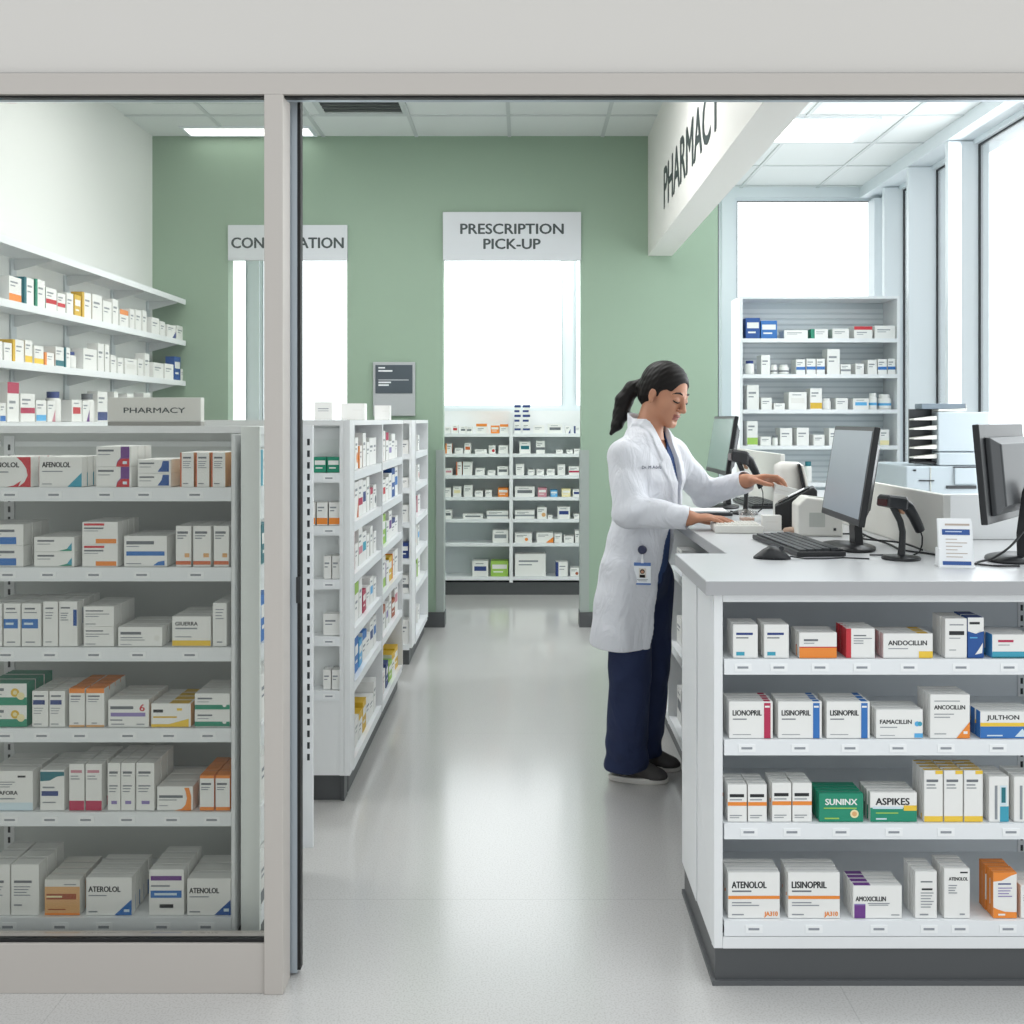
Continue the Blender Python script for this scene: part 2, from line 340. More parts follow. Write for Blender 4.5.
def fixtures():
    U = {}
    # glass-fronted display unit behind the fixed pane
    Y = 2.56; x0, x1 = -1.72, X(231, Y); W = x1-x0; D = .36
    e = U['left'] = empty('display_shelving', (x0, Y, 0), 'white slotted display shelving full of cartons behind the storefront glass', 'shelving')
    e_z = [1.226, 1.021, .816, .609, .394, .125]
    px = [[10, 54, 105, 144, 195], [8, 48, 94, 142, 196], [6, 50, 94, 138, 190], [5, 42, 80, 128, 169, 208], [10, 50, 86, 127, 172, 212], [8, 60, 104, 162, 206]]
    for i, z in enumerate(e_z): shelf_part(e, W, D, z, .034 if i < 5 else .044, labels=[X(p, Y)-x0 for p in px[i]])
    zt = 1.383; Mdk = mat('display_back_panel', '#c9cdca', .55, var=.02)  # pale grey of the display unit's back panel
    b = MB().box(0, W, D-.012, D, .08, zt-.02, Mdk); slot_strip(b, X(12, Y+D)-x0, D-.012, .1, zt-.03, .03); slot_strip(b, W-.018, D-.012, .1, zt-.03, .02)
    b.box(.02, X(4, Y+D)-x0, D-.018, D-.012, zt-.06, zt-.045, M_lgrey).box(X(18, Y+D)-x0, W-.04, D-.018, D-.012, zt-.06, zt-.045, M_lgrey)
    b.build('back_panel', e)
    MB().box(-.02, W+.008, D-.10, D+.02, zt-.02, zt, M_white).build('top_rail', e)
    MB().box(W+.0005, W+.0095, 0, D, .0805, zt-.02, M_white).build('side_panel', e, bevel=.001)
    MB().box(0, W, .03, D, 0, .08, M_kick).build('kick_plate', e)
    # corner unit, open to the aisle, right beside it
    e = U['corner'] = empty('corner_shelving', (-.685, 2.58, 0), 'narrow white slotted shelving turned to the aisle beside the glass-fronted display', 'shelving', rz=R(90))
    W = .52
    for z in e_z: shelf_part(e, W-.03, .04, z, .034, x0=.014, mm=M_shelf)
    MB().box(.012, W-.015, .041, .047, .08, zt-.02, M_lgrey).build('back_panel', e)
    MB().box(0, .012, 0, .048, .08, zt, mat('pale_green_edge', '#f2f6f3', .35)).build('side_panel', e)
    p = MB().box(W-.015, W, -.03, .048, .08, zt, M_white)
    z = .35
    while z < zt-.03: p.box(W-.0158, W-.015, -.021, -.013, z, z+.02, M_slot); z += .036
    p.build('side_panel', e)
    MB().box(.013, W-.016, .01, .048, zt-.02, zt, M_white).build('top_rail', e); MB().box(.02, W-.02, .02, .048, 0, .08, M_kick).build('kick_plate', e)
    # gondola: end bay facing the entrance and two bays facing the aisle
    gz = [1.205, 1.012, .815, .607, .408, .118]; Y = 3.655; H = 1.40
    e = U['end'] = empty('gondola_end_shelving', (-1.22, Y, 0), 'white end bay of the gondola facing the entrance beside the aisle', 'shelving')
    W = 1.22-.662
    for i, z in enumerate(gz[:5]): shelf_part(e, W-.016, .08, z, .034, labels=[X(329, Y)+1.22])
    MB().box(0, W-.016, .08, .088, .1, H-.02, M_lgrey).box(0, W-.016, .074, .08, H-.07, H-.03, M_white).build('back_panel', e)
    p = MB().box(W-.016, W, 0, .088, .1, H-.02, M_white)
    p.build('side_panel', e)
    MB().box(0, W-.016, .004, .079, .1, gz[4]-.034, M_white).build('base_panel', e); MB().box(0, W-.015, .03, .088, 0, .1, M_kick).build('kick_plate', e)
    MB().box(0, W, 0, .088, H-.02, H, M_white).build('top_panel', e)
    def aisle(name, label, ya, yb, cuts, depth=.3, clear=False):
        e = empty(name, (-.644, ya, 0), label, 'shelving', rz=R(90)); W = yb-ya
        xs = [0]+[c-ya for c in cuts]+[W]
        for i in range(len(xs)-1):
            for z in gz: shelf_part(e, xs[i+1]-xs[i]-.022, depth, z, .034, x0=xs[i]+.011)
        for i, x in enumerate(xs):
            a = max(x-.011, 0) if i else 0; b_ = min(x+.011, W) if i < len(xs)-1 else W
            p = MB().box(a+.0005, b_-.0005, -.004, depth, .1, H-.02, M_white)
            for s_, xx in ((-1, a), (1, b_)):
                z = .2
                while z < H-.06:
                    if s_ < 0 and i: p.box(xx-.0002, xx+.0005, depth-.045, depth-.036, z, z+.017, M_slot)
                    z += .036
            p.build('side_panel', e)
        MB().box(.011, W-.011, depth+.0005, depth+.01, .1, H-.02, M_lgrey).build('back_panel', e)
        MB().box(0, W, -.004, depth+.01, H-.02, H, M_white).build('top_panel', e)
        MB().box(.02, W-.02, .022, depth, 0, .1, M_kick).build('kick_plate', e)
        return e
    U['aisle'] = aisle('gondola_shelving', 'long white two-bay gondola shelving with open shelves facing the aisle', 3.746, 5.24, [4.50])
    # corner post between end bay and aisle side
    m = MB().box(-.661, -.640, 3.655, 3.740, .1, H, M_white); gp = m.build('gondola_post'); MB().box(-.675, -.664, 3.675, 3.740, 0, .0995, M_kick).build('kick_plate', gp); tag(gp, 'white corner panel between the gondola end bay and its aisle shelves', 'panel')
    U['far'] = aisle('far_gondola_shelving', 'short white single-bay gondola shelving nearest the green wall', 5.86, 6.60, [])
    e = U['farend'] = empty('far_gondola_end_shelving', (-1.0, 5.70, 0), 'white end bay of the far gondola facing the entrance', 'shelving')
    W = .356
    for z in gz: shelf_part(e, W-.016, .148, z, .03)
    MB().box(0, W-.016, .148, .156, .1, H-.02, M_lgrey).build('back_panel', e); MB().box(W-.016, W, 0, .156, .1, H-.02, M_white).build('side_panel', e)
    MB().box(0, W, 0, .156, H-.02, H, M_white).build('top_panel', e); MB().box(.01, W-.02, .025, .156, 0, .1, M_kick).build('kick_plate', e)
    U['gz'] = gz
    # stockroom unit seen through the doorway
    Y = 8.0; x0, x1 = -.70, .50; e = U['stock'] = empty('stock_shelving', (x0, Y, 0), 'white two-bay stock shelving seen through the prescription doorway', 'shelving')
    sz = [Z(p, Y) for p in (433.6, 453.8, 475.4, 497.2, 519.2, 543.2, 577)]; U['sz'] = sz; xm = X(511, Y)-x0; W = x1-x0
    Mst = mat('stock_back_grey', '#d8dfe1', .55, var=.03)
    for z in sz:
        shelf_part(e, xm-.03, .22, z, .026, x0=.016); shelf_part(e, W-xm-.03, .22, z, .026, x0=xm+.016)
    MB().box(.016, W-.016, .22, .23, .13, sz[0], Mst).box(.016, W-.016, .215, .23, sz[0], 1.475, M_white).build('back_panel', e)
    for a, b_ in ((0, .015), (xm-.013, xm+.015), (W-.015, W)): MB().box(a, b_, -.003, .23, .10, 1.46, M_white).build('side_panel', e)
    MB().box(.0, W, .012, .23, 0, .1, M_kick).build('kick_plate', e)
    # white shelving against the window
    Y = 7.5; x0, x1 = X(740, Y), X(900, Y); W = x1-x0; D = .32
    e = U['window'] = empty('window_shelving', (x0, Y, 0), 'tall white shelving with ribbed back standing before the far window', 'shelving')
    wz = [Z(p, Y) for p in (338.6, 374.4, 409.7, 445.8, 483, 520)]; U['wz'] = wz; zt = Z(296, Y)
    for z in wz: shelf_part(e, W-.042, D-.03, z, .028, x0=.021)
    b = MB().box(.02, W-.02, D-.02, D, .05, zt-.02, mat('ribbed_back', '#ccd5d9', .5)); z = .3
    while z < zt-.05: b.box(.021, W-.021, D-.027, D-.02, z, z+.028, mat('rib_white', '#dfe6e9', .5)); z += .044
    b.build('back_panel', e)
    for a in (0, W-.02): MB().box(a, a+.02, 0, D, 0, zt-.02, M_shelf).build('side_panel', e)
    MB().box(0, W, 0, D, zt-.02, zt, M_shelf).build('top_panel', e)
    # shelves on the left wall
    e = U['wall'] = empty('wall_shelving', (XL, 4.0, 0), 'long white shelves on slotted uprights along the left wall', 'shelving')
    for z in (2.21, 1.933, 1.663, 1.39):
        MB().box(.012, .235, 0, 2.735, z-.018, z, M_shelf).box(.229, .235, 0, 2.735, z-.034, z-.018, M_shelf).build('shelf', e)
    for y in (4.32, 4.91, 5.48, 6.10, 6.67):
        m = MB().box(.001, .011, y-4-.026, y-4+.026, .9, 2.19, mat('upright_grey', '#ccd3d6', .45))
        for z in (2.21, 1.933, 1.663, 1.39): m.prism([(.012, z-.018), (.012, z-.075), (.03, z-.075), (.20, z-.03), (.20, z-.018)], .004, M_lgrey, Matrix.Translation((0, y-4-.002, 0)))
        m.build('upright', e)
    # service counter: front unit, left-facing rear cabinets, worktop
    Y = 2.478; x0 = .468; W = 1.32; D = .47
    e = U['counter'] = empty('counter_shelving', (x0, Y, 0), 'white open-front counter unit with four carton shelves and charcoal kick', 'counter')
    cz = [.806, .606, .398, .158]; U['cz'] = cz
    cl = [[743, 779, 820, 862, 909, 961, 1009], [747, 800, 850, 898, 946, 998], [749, 792, 841, 894, 946, 1011], [754, 814, 879, 929, 960, 1008]]
    for i, z in enumerate(cz):
        shelf_part(e, W-.05, .40, z, .037, x0=.026, labels=[X(p, Y)-x0 for p in cl[i]])
    Mcb = mat('counter_back_panel', '#d8dde1', .5, var=.02)
    b = MB().box(.022, W-.022, .40, .412, .092, .968, Mcb); slot_strip(b, X(1021, Y+.4)-x0, .40, .12, .95, .02); b.build('back_panel', e)
    MB().box(0, .022, 0, .02, .0905, .9685, M_white).box(0, .0205, .02, D+.015, .0905, .9685, M_white).box(-.003, 0, .242, D+.015, .0905, .9685, M_white).build('side_panel', e, bevel=.0015)
    MB().box(W-.022, W, 0, D, .0905, .9685, M_white).build('side_panel', e)
    MB().box(.0225, W-.0225, 0, .02, .949, .9685, M_white).box(.0225, W-.0225, 0, .02, .0905, .119, M_white).build('face_rail', e)
    MB().box(.004, W-.004, .004, D+.01, .012, .09, M_kick).box(-.004, W, -.004, D+.012, 0, .012, mat('kick_toe', '#56585a', .45)).build('kick_plate', e)
    e = U['rear'] = empty('rear_counter_cabinet', (.615, 5.6, 0), 'white rear counter run with open shelves beside the pharmacist', 'counter', rz=R(-90))
    W = 5.6-2.966
    for z in (.78, .46, .135): shelf_part(e, W-.04, .33, z, .034, x0=.02)
    MB().box(.02, W-.02, .331, .345, .1, .9675, M_lgrey).build('back_panel', e)
    for a in (0, W/2-.01, W-.02): MB().box(a+.0005, a+.0195, -.002, .345, .1, .968, M_white).build('side_panel', e)
    MB().box(.02, W-.02, .03, .345, 0, .1, M_kick).build('kick_plate', e)
    e = empty('worktop', (0, 0, 0), 'pale grey L-shaped laminate worktop over the service counter', 'worktop')
    pts = [(.447, 2.458), (1.82, 2.458), (1.82, 5.65), (.60, 5.65), (.60, 2.968), (.447, 2.968)]
    m = MB(); n = len(pts); V = [(a, b_, .969) for a, b_ in pts]+[(a, b_, 1.004) for a, b_ in pts]
    m.add(V, [tuple(range(n, 2*n)), tuple(range(n-1, -1, -1))]+[(i, (i+1) % n, n+(i+1) % n, n+i) for i in range(n)], M_top)
    m.build('slab', e, bevel=.002)
    b = MB(); q = .0025
    b.box(.447, 1.82, 2.458-q, 2.4578, .9695, 1.0035, M_edge).box(.447-q, .4468, 2.458-q, 2.968+q, .9695, 1.0035, M_edge).box(.447, .6+0*q, 2.9682, 2.968+q, .9695, 1.0035, M_edge).box(.6-q, .5998, 2.968+q, 5.65, .9695, 1.0035, M_edge); b.build('edge_band', e)
    return U
U = fixtures()
# ------------------------------------------------------------------ cartons
HEX = dict(white='#e9e9e6', offwhite='#e0dfda', teal='#3b9cb4', orange='#e88a35', red='#c4303a', crimson='#b32a50', blue='#2f6fb6', navy='#2a3f7c', yellow='#eac440', green='#1d8a6c', lime='#9cc457',
           purple='#6c3a86', tan='#dcab74', sky='#58aadc', grey='#6c7176', pink='#c98a96', brown='#a3512f', violet='#8d7fb4', cream='#eadfae', ink='#1d2023', mid='#8b9095', pale='#cfe0e8', gold='#d8b02f', rust='#c9683c', dkteal='#1b6d78', darkblue='#1d4f94')
def CM(c): return mat('carton_'+c, HEX[c], .48)
def g(u0, u1, v, t=.022, c='mid'): return ('r', u0, v-t/2, u1, v+t/2, c)
def T(s, u, v, h, maxu=None, c='ink', al='l', bold=.05): return ('t', s, u, v, h, c, al, maxu, bold)
CACHE = {}
def carton_mesh(w, h, d, spec):
    k = (round(w, 4), round(h, 4), round(d, 4), repr(spec))
    if k in CACHE: return CACHE[k]
    base = spec.get('base', 'white'); m = MB()
    m.box(-w/2, w/2, 0, d, 0, h, CM(base), top=CM(spec.get('top', base)), sides=CM(spec.get('side', base)))
    e = .00025; y = -e
    for q in spec.get('dec', ()):
        if q[0] == 'r':
            _, a, b, c, dd, cc = q; m.add([((a-.5)*w, y, b*h), ((c-.5)*w, y, b*h), ((c-.5)*w, y, dd*h), ((a-.5)*w, y, dd*h)], [(0,1,2,3)], CM(cc))
        elif q[0] == 'p': m.add([((a-.5)*w, y, b*h) for a, b in q[1]], [tuple(range(len(q[1])))], CM(q[2]))
        elif q[0] == 'c':
            _, u, v, r, cc = q; m.add([((u-.5)*w+r*h*math.cos(t), y, v*h+r*h*math.sin(t)) for t in [2*math.pi*i/16 for i in range(16)]], [tuple(range(16))], CM(cc))
        elif q[0] == 't':
            _, s, u, v, hh, cc, al, mu, bo = q; m.text(s, ((u-.5)*w, y, v*h), hh*h, CM(cc), align=al, maxw=mu*w if mu else None, bold=bo, stretch=1.7)
        elif q[0] == 'T':      # band across the top face
            _, v0, v1, cc = q; m.add([(-w/2, v0*d, h+e), (w/2, v0*d, h+e), (w/2, v1*d, h+e), (-w/2, v1*d, h+e)], [(0,1,2,3)], CM(cc)); continue
        elif q[0] == 'TR':
            _, u0, u1, cc = q; m.add([((u0-.5)*w, 0, h+e), ((u1-.5)*w, 0, h+e), ((u1-.5)*w, d, h+e), ((u0-.5)*w, d, h+e)], [(0,1,2,3)], CM(cc)); continue
        y -= .00012
    # flap crease on the top
    m.add([(-w/2+.002, d*.82, h+e*.6), (w/2-.002, d*.82, h+e*.6), (w/2-.002, d*.82+.0012, h+e*.6), (-w/2+.002, d*.82+.0012, h+e*.6)], [(0,1,2,3)], CM('mid'))
    me = bpy.data.meshes.new('medicine_carton'); me.from_pydata(m.v, [], m.f)
    for a in m.mats: me.materials.append(a)
    me.polygons.foreach_set('material_index', m.m); me.update(); CACHE[k] = me; return me
PROTO = {}
def put(me, name, loc, rz, label, cat, group):
    if name == 'medicine_carton':
        bb = [v.co for v in me.vertices]; w_ = max(v.x for v in bb)*2; h_ = max(v.z for v in bb)
        if h_ > w_*1.12: name = cat = 'upright_carton'; cat = 'upright carton'
    if me.name not in PROTO: o = bpy.data.objects.new(name, me); PROTO[me.name] = o
    else: o = PROTO[me.name].copy(); o.name = name
    col.objects.link(o); o.location = loc; o.rotation_euler = (0, 0, rz)
    return tag(o, label, cat, group)
rng = random.Random(7)
DEPTHW = {1: [''], 2: ['front of its row', 'rear of its row'], 3: ['front of its row', 'middle of its row', 'rear of its row'],
          4: ['front of its row', 'second in its row', 'third in its row', 'last in its row'],
          5: ['front of its row', 'second in its row', 'third in its row', 'fourth in its row', 'last in its row']}
def row(place, Yf, zs, x0, x1, yt, n, spec, desc, d=.06, stack=1, group=None, gap=.005, setback=.012, shift=.0):
    """a row of equal cartons standing one behind the other on a shelf; the front one measured in the photograph"""
    d = (.085 if Yf < 2.5 else .145)/n-gap if n > 1 else min(d, .045)
    Y = Yf+setback; w = (x1-x0)*Y/F; h = Z(yt, Y)-zs; xc = X((x0+x1)/2, Y); hs = h/stack
    me = carton_mesh(w-.0015, hs-.0006, d, spec)
    for k in range(n):
        for s in range(stack):
            lab = desc+(' %s box' % ['lower', 'upper'][s] if stack > 1 else '')+(', '+DEPTHW[n][k] if n > 1 else '')+', '+place
            put(me, 'medicine_carton', (xc+shift*k+rng.uniform(-.0012, .0012)*(k > 0), Y+k*(d+gap), zs+.0018+s*hs), rng.uniform(-.006, .006), lab, 'carton', group or 'medicine cartons on the '+place)

def text_lines(v0, n=3, u0=.1, u1=.6, dv=.075, c='mid', t=.02):
    return [g(u0, u0+(u1-u0)*(1-.23*((i*7) % 3)/2), v0-i*dv, t, c) for i in range(n)]
def brand(s, extra, v=.62, h=.13, mu=.72, u=.1, **k):
    return dict(dec=list(extra)+[T(s, u, v, h, mu)]+text_lines(v-.1, 2, u, .55), **k)

def counter_cartons():
    cz = U['cz']; Y = 2.478; P = ['top counter shelf', 'second counter shelf', 'third counter shelf', 'bottom counter shelf']
    def r(i, *a, **k): row(P[i], Y, cz[i], *a, **k)
    amox = dict(dec=[g(.12, .8, .72, .07, 'navy'), g(.12, .62, .60, .035, 'grey'), ('r', .12, .07, .46, .18, 'teal')])
    r(0, 733, 758, 625, 3, amox, 'leftmost white carton with teal foot label', d=.07)
    r(0, 764, 789, 625, 3, amox, 'second white carton with teal foot label', d=.07)
    r(0, 799, 837, 633, 3, dict(dec=[('r', 0, 0, 1, .40, 'orange'), ('r', 0, .40, 1, .44, 'red'), g(.12, .5, .70, .08, 'grey'), g(.12, .4, .58, .03)], side='offwhite'), 'white carton with broad orange foot', d=.07)
    r(0, 846, 875, 629, 4, dict(dec=[('r', 0, 0, .17, 1, 'red'), g(.26, .7, .76, .04, 'grey'), g(.26, .9, .66, .03), g(.26, .6, .58, .03), g(.26, .6, .5, .03)], side='red', top='white'), 'white carton with red left edge', d=.055)
    r(0, 883, 933, 634, 3, dict(dec=[T('ANDOCILLIN', .1, .52, .20, .78), g(.1, .5, .38, .035), ('r', .72, 0, 1, .27, 'yellow'), ('TR', .7, .92, 'gold')]), 'ANDOCILLIN carton with yellow corner', d=.075)
    r(0, 945, 967, 619, 3, dict(dec=[g(.2, .85, .84, .03), ('r', .18, .58, .88, .68, 'ink'), g(.18, .7, .5, .02), g(.18, .5, .2, .02)]), 'tall white carton with dark name bar', d=.06)
    r(0, 967.5, 984, 618, 2, dict(base='darkblue', dec=[('r', 0, .66, 1, 1, 'white'), g(.1, .75, .86, .06, 'ink'), ('p', [(0,.66),(.5,.6),(1,.70),(1,.66)], 'white'), ('p', [(.45,.08),(.9,.12),(.95,.38),(.7,.22)], 'white'), g(.12, .6, .5, .03, 'sky')], side='darkblue', top='navy'), 'tall blue carton with white top', d=.06)
    r(0, 992, 1031, 635, 2, dict(dec=[('r', 0, .05, 1, .27, 'teal'), ('r', 0, 0, 1, .05, 'dkteal'), g(.15, .55, .72, .10, 'crimson'), g(.15, .45, .55, .03)], side='sky'), 'white carton with teal foot band', d=.08)
    lis = lambda c: dict(dec=[T('LISINOPRIL' if c == 'blue' else 'LIONOPRIL', .08, .62, .15, .66), g(.08, .4, .52, .03, 'grey'), g(.08, .5, .10, .018), ('r', .80, 0, .95, .96, c), g(.82, .93, .86, .05, 'white'), ('TR', .80, .95, c)])
    r(1, 729, 773, 702, 4, lis('crimson'), 'LIONOPRIL carton with crimson stripe', d=.075)
    r(1, 778, 822, 702, 4, lis('blue'), 'left LISINOPRIL carton with blue stripe', d=.075)
    r(1, 826.5, 870, 702, 3, lis('blue'), 'right LISINOPRIL carton with blue stripe', d=.075)
    r(1, 876, 923, 710, 3, dict(dec=[T('FAMACILLIN', .08, .50, .15, .68), g(.08, .45, .38, .03), ('c', .88, .5, .09, 'sky'), ('c', .94, .5, .08, 'teal'), ('r', .82, .02, 1, .17, 'sky'), g(.08, .4, .1, .02)]), 'FAMACILLIN carton with blue dots', d=.08)
    r(1, 930, 970, 695, 4, dict(dec=[T('ANCOCILLIN', .1, .66, .10, .78), g(.1, .75, .85, .02), g(.1, .6, .55, .02), g(.1, .5, .48, .02), ('p', [(.66,0),(1,0),(1,.38)], 'orange'), g(.84, .94, .13, .06, 'white'), g(.1, .4, .1, .02)]), 'ANCOCILLIN carton with orange corner', d=.07)
    r(1, 980, 1036, 712, 3, dict(dec=[T('JULTHON', .12, .70, .17, .58), ('r', 0, .44, 1, .58, 'yellow'), ('r', 0, 0, 1, .44, 'blue'), ('p', [(.62,.05),(.86,.05),(.76,.36)], 'pale'), g(.12, .4, .1, .05, 'pale')], side='blue'), 'JULTHON carton with yellow and blue bands', d=.08)
    ab = dict(dec=[T('NAPROXEN', .1, .66, .09, .8), g(.1, .75, .59, .03), ('r', 0, .43, 1, .53, 'orange'), g(.1, .75, .17, .025), g(.1, .6, .11, .02)])
    ab = dict(dec=[g(.1, .86, .70, .085, 'ink'), g(.1, .75, .59, .03), ('r', 0, .43, 1, .53, 'orange'), g(.1, .75, .17, .025), g(.1, .6, .11, .02)])
    for q, (a, b) in enumerate(((727.5, 747), (747.8, 767), (772, 791.5), (792.3, 812))):
        r(2, a, b, 785 if q < 2 else 783.5, 4, ab, '%s tall carton with orange band' % ['leftmost', 'second', 'third', 'fourth'][q], d=.075)
    r(2, 819, 863.5, 794, 4, dict(base='green', top='green', side='green', dec=[T('SUNINX', .5, .60, .22, .72, 'white', 'c'), g(.1, .85, .48, .04, 'lime'), ('c', .80, .28, .15, 'cream'), ('c', .80, .28, .09, 'tan'), g(.12, .45, .12, .05, 'lime')]), 'green SUNINX carton with cream disc', d=.075)
    r(2, 870, 917, 793, 4, dict(dec=[T('ASPIKES', .12, .58, .24, .72), ('r', 0, 0, 1, .48, 'green'), ('r', .05, .44, .7, .52, 'pale'), ('r', .72, .38, 1, .56, 'yellow'), g(.12, .6, .3, .04, 'lime'), g(.12, .35, .1, .05, 'pale')], side='offwhite'), 'white and green ASPIKES carton', d=.075)
    ye = dict(dec=[('r', 0, 0, 1, .11, 'yellow'), ('r', .6, .93, 1, 1, 'yellow'), g(.12, .75, .80, .05, 'grey'), g(.12, .6, .72, .025), g(.12, .65, .66, .02), ('T', .25, .8, 'gold')])
    for q, (a, b) in enumerate(((924, 943), (944, 963), (964, 983))):
        r(2, a, b, 771, 4, ye, '%s tall white carton with yellow ends' % ['left', 'middle', 'right'][q], d=.075)
    tv = dict(dec=[('r', .28, .05, .42, .8, 'mid'), ('r', .55, 0, 1, .34, 'teal'), ('r', .55, .36, .9, .80, 'pale'), ('r', .62, .42, .84, .76, 'dkteal')])
    r(2, 989, 1009, 777, 3, tv, 'left white carton with upright teal print', d=.085); r(2, 1014, 1034, 777, 3, tv, 'right white carton with upright teal print', d=.085)
    at_ = lambda s: dict(dec=[T(s, .07, .66, .15, .67), g(.07, .45, .59, .035, 'grey'), ('r', 0, .42, 1, .49, 'orange'), g(.07, .45, .34, .025), g(.07, .6, .28, .022), T('JA310', .70, .05, .10, .26, 'orange'), g(.07, .3, .08, .025)])
    r(3, 728, 780, 873, 4, at_('ATENOLOL'), 'ATENOLOL carton with orange line', d=.075)
    r(3, 788, 840, 873, 4, at_('LISINOPRIL'), 'LISINOPRIL carton with orange line', d=.075)
    r(3, 853, 902, 886, 4, dict(dec=[T('AMOXICILLIN', .05, .52, .15, .62), g(.3, .75, .45, .03), ('r', .02, 0, .25, .40, 'purple'), ('r', .02, .40, .25, .44, 'violet'), g(.32, .72, .40, .025), g(.78, .95, .1, .03), ('TR', .02, .36, 'purple')]), 'AMOXICILLIN carton with purple corner', d=.075)
    wt = dict(dec=[g(.25, .8, .78, .03, 'grey'), g(.3, .8, .62, .04, 'ink')]+text_lines(.54, 6, .25, .85, .06)+[g(.2, .6, .08, .03)])
    r(3, 915, 937, 872, 4, wt, 'plain white tall carton beside the taller one', d=.065)
    r(3, 944, 970, 869, 4, dict(dec=[g(.62, .92, .92, .03, 'ink'), T('ATENOLOL', .18, .76, .07, .74)]+text_lines(.66, 4, .16, .5, .05)+[g(.6, .8, .08, .03)]), 'tallest white carton with small ATENOLOL print', d=.075)
    r(3, 993, 1017, 873, 4, dict(dec=[('p', [(0,.80),(.35,.82),(.75,.93),(1,.97),(1,1),(0,1)], 'orange'), ('p', [(0,0),(1,0),(1,.13),(.5,.14),(.2,.19),(0,.24)], 'orange'), g(.2, .75, .75, .03, 'navy')]+text_lines(.66, 4, .2, .8, .06, 'violet')+[g(.2, .5, .08, .04, 'white')], side='orange', top='orange'), 'white carton with orange top and base', d=.07)
    r(3, 1020.5, 1046, 886, 2, dict(dec=text_lines(.7, 3)), 'pale carton cut by the right edge', d=.08)
counter_cartons()

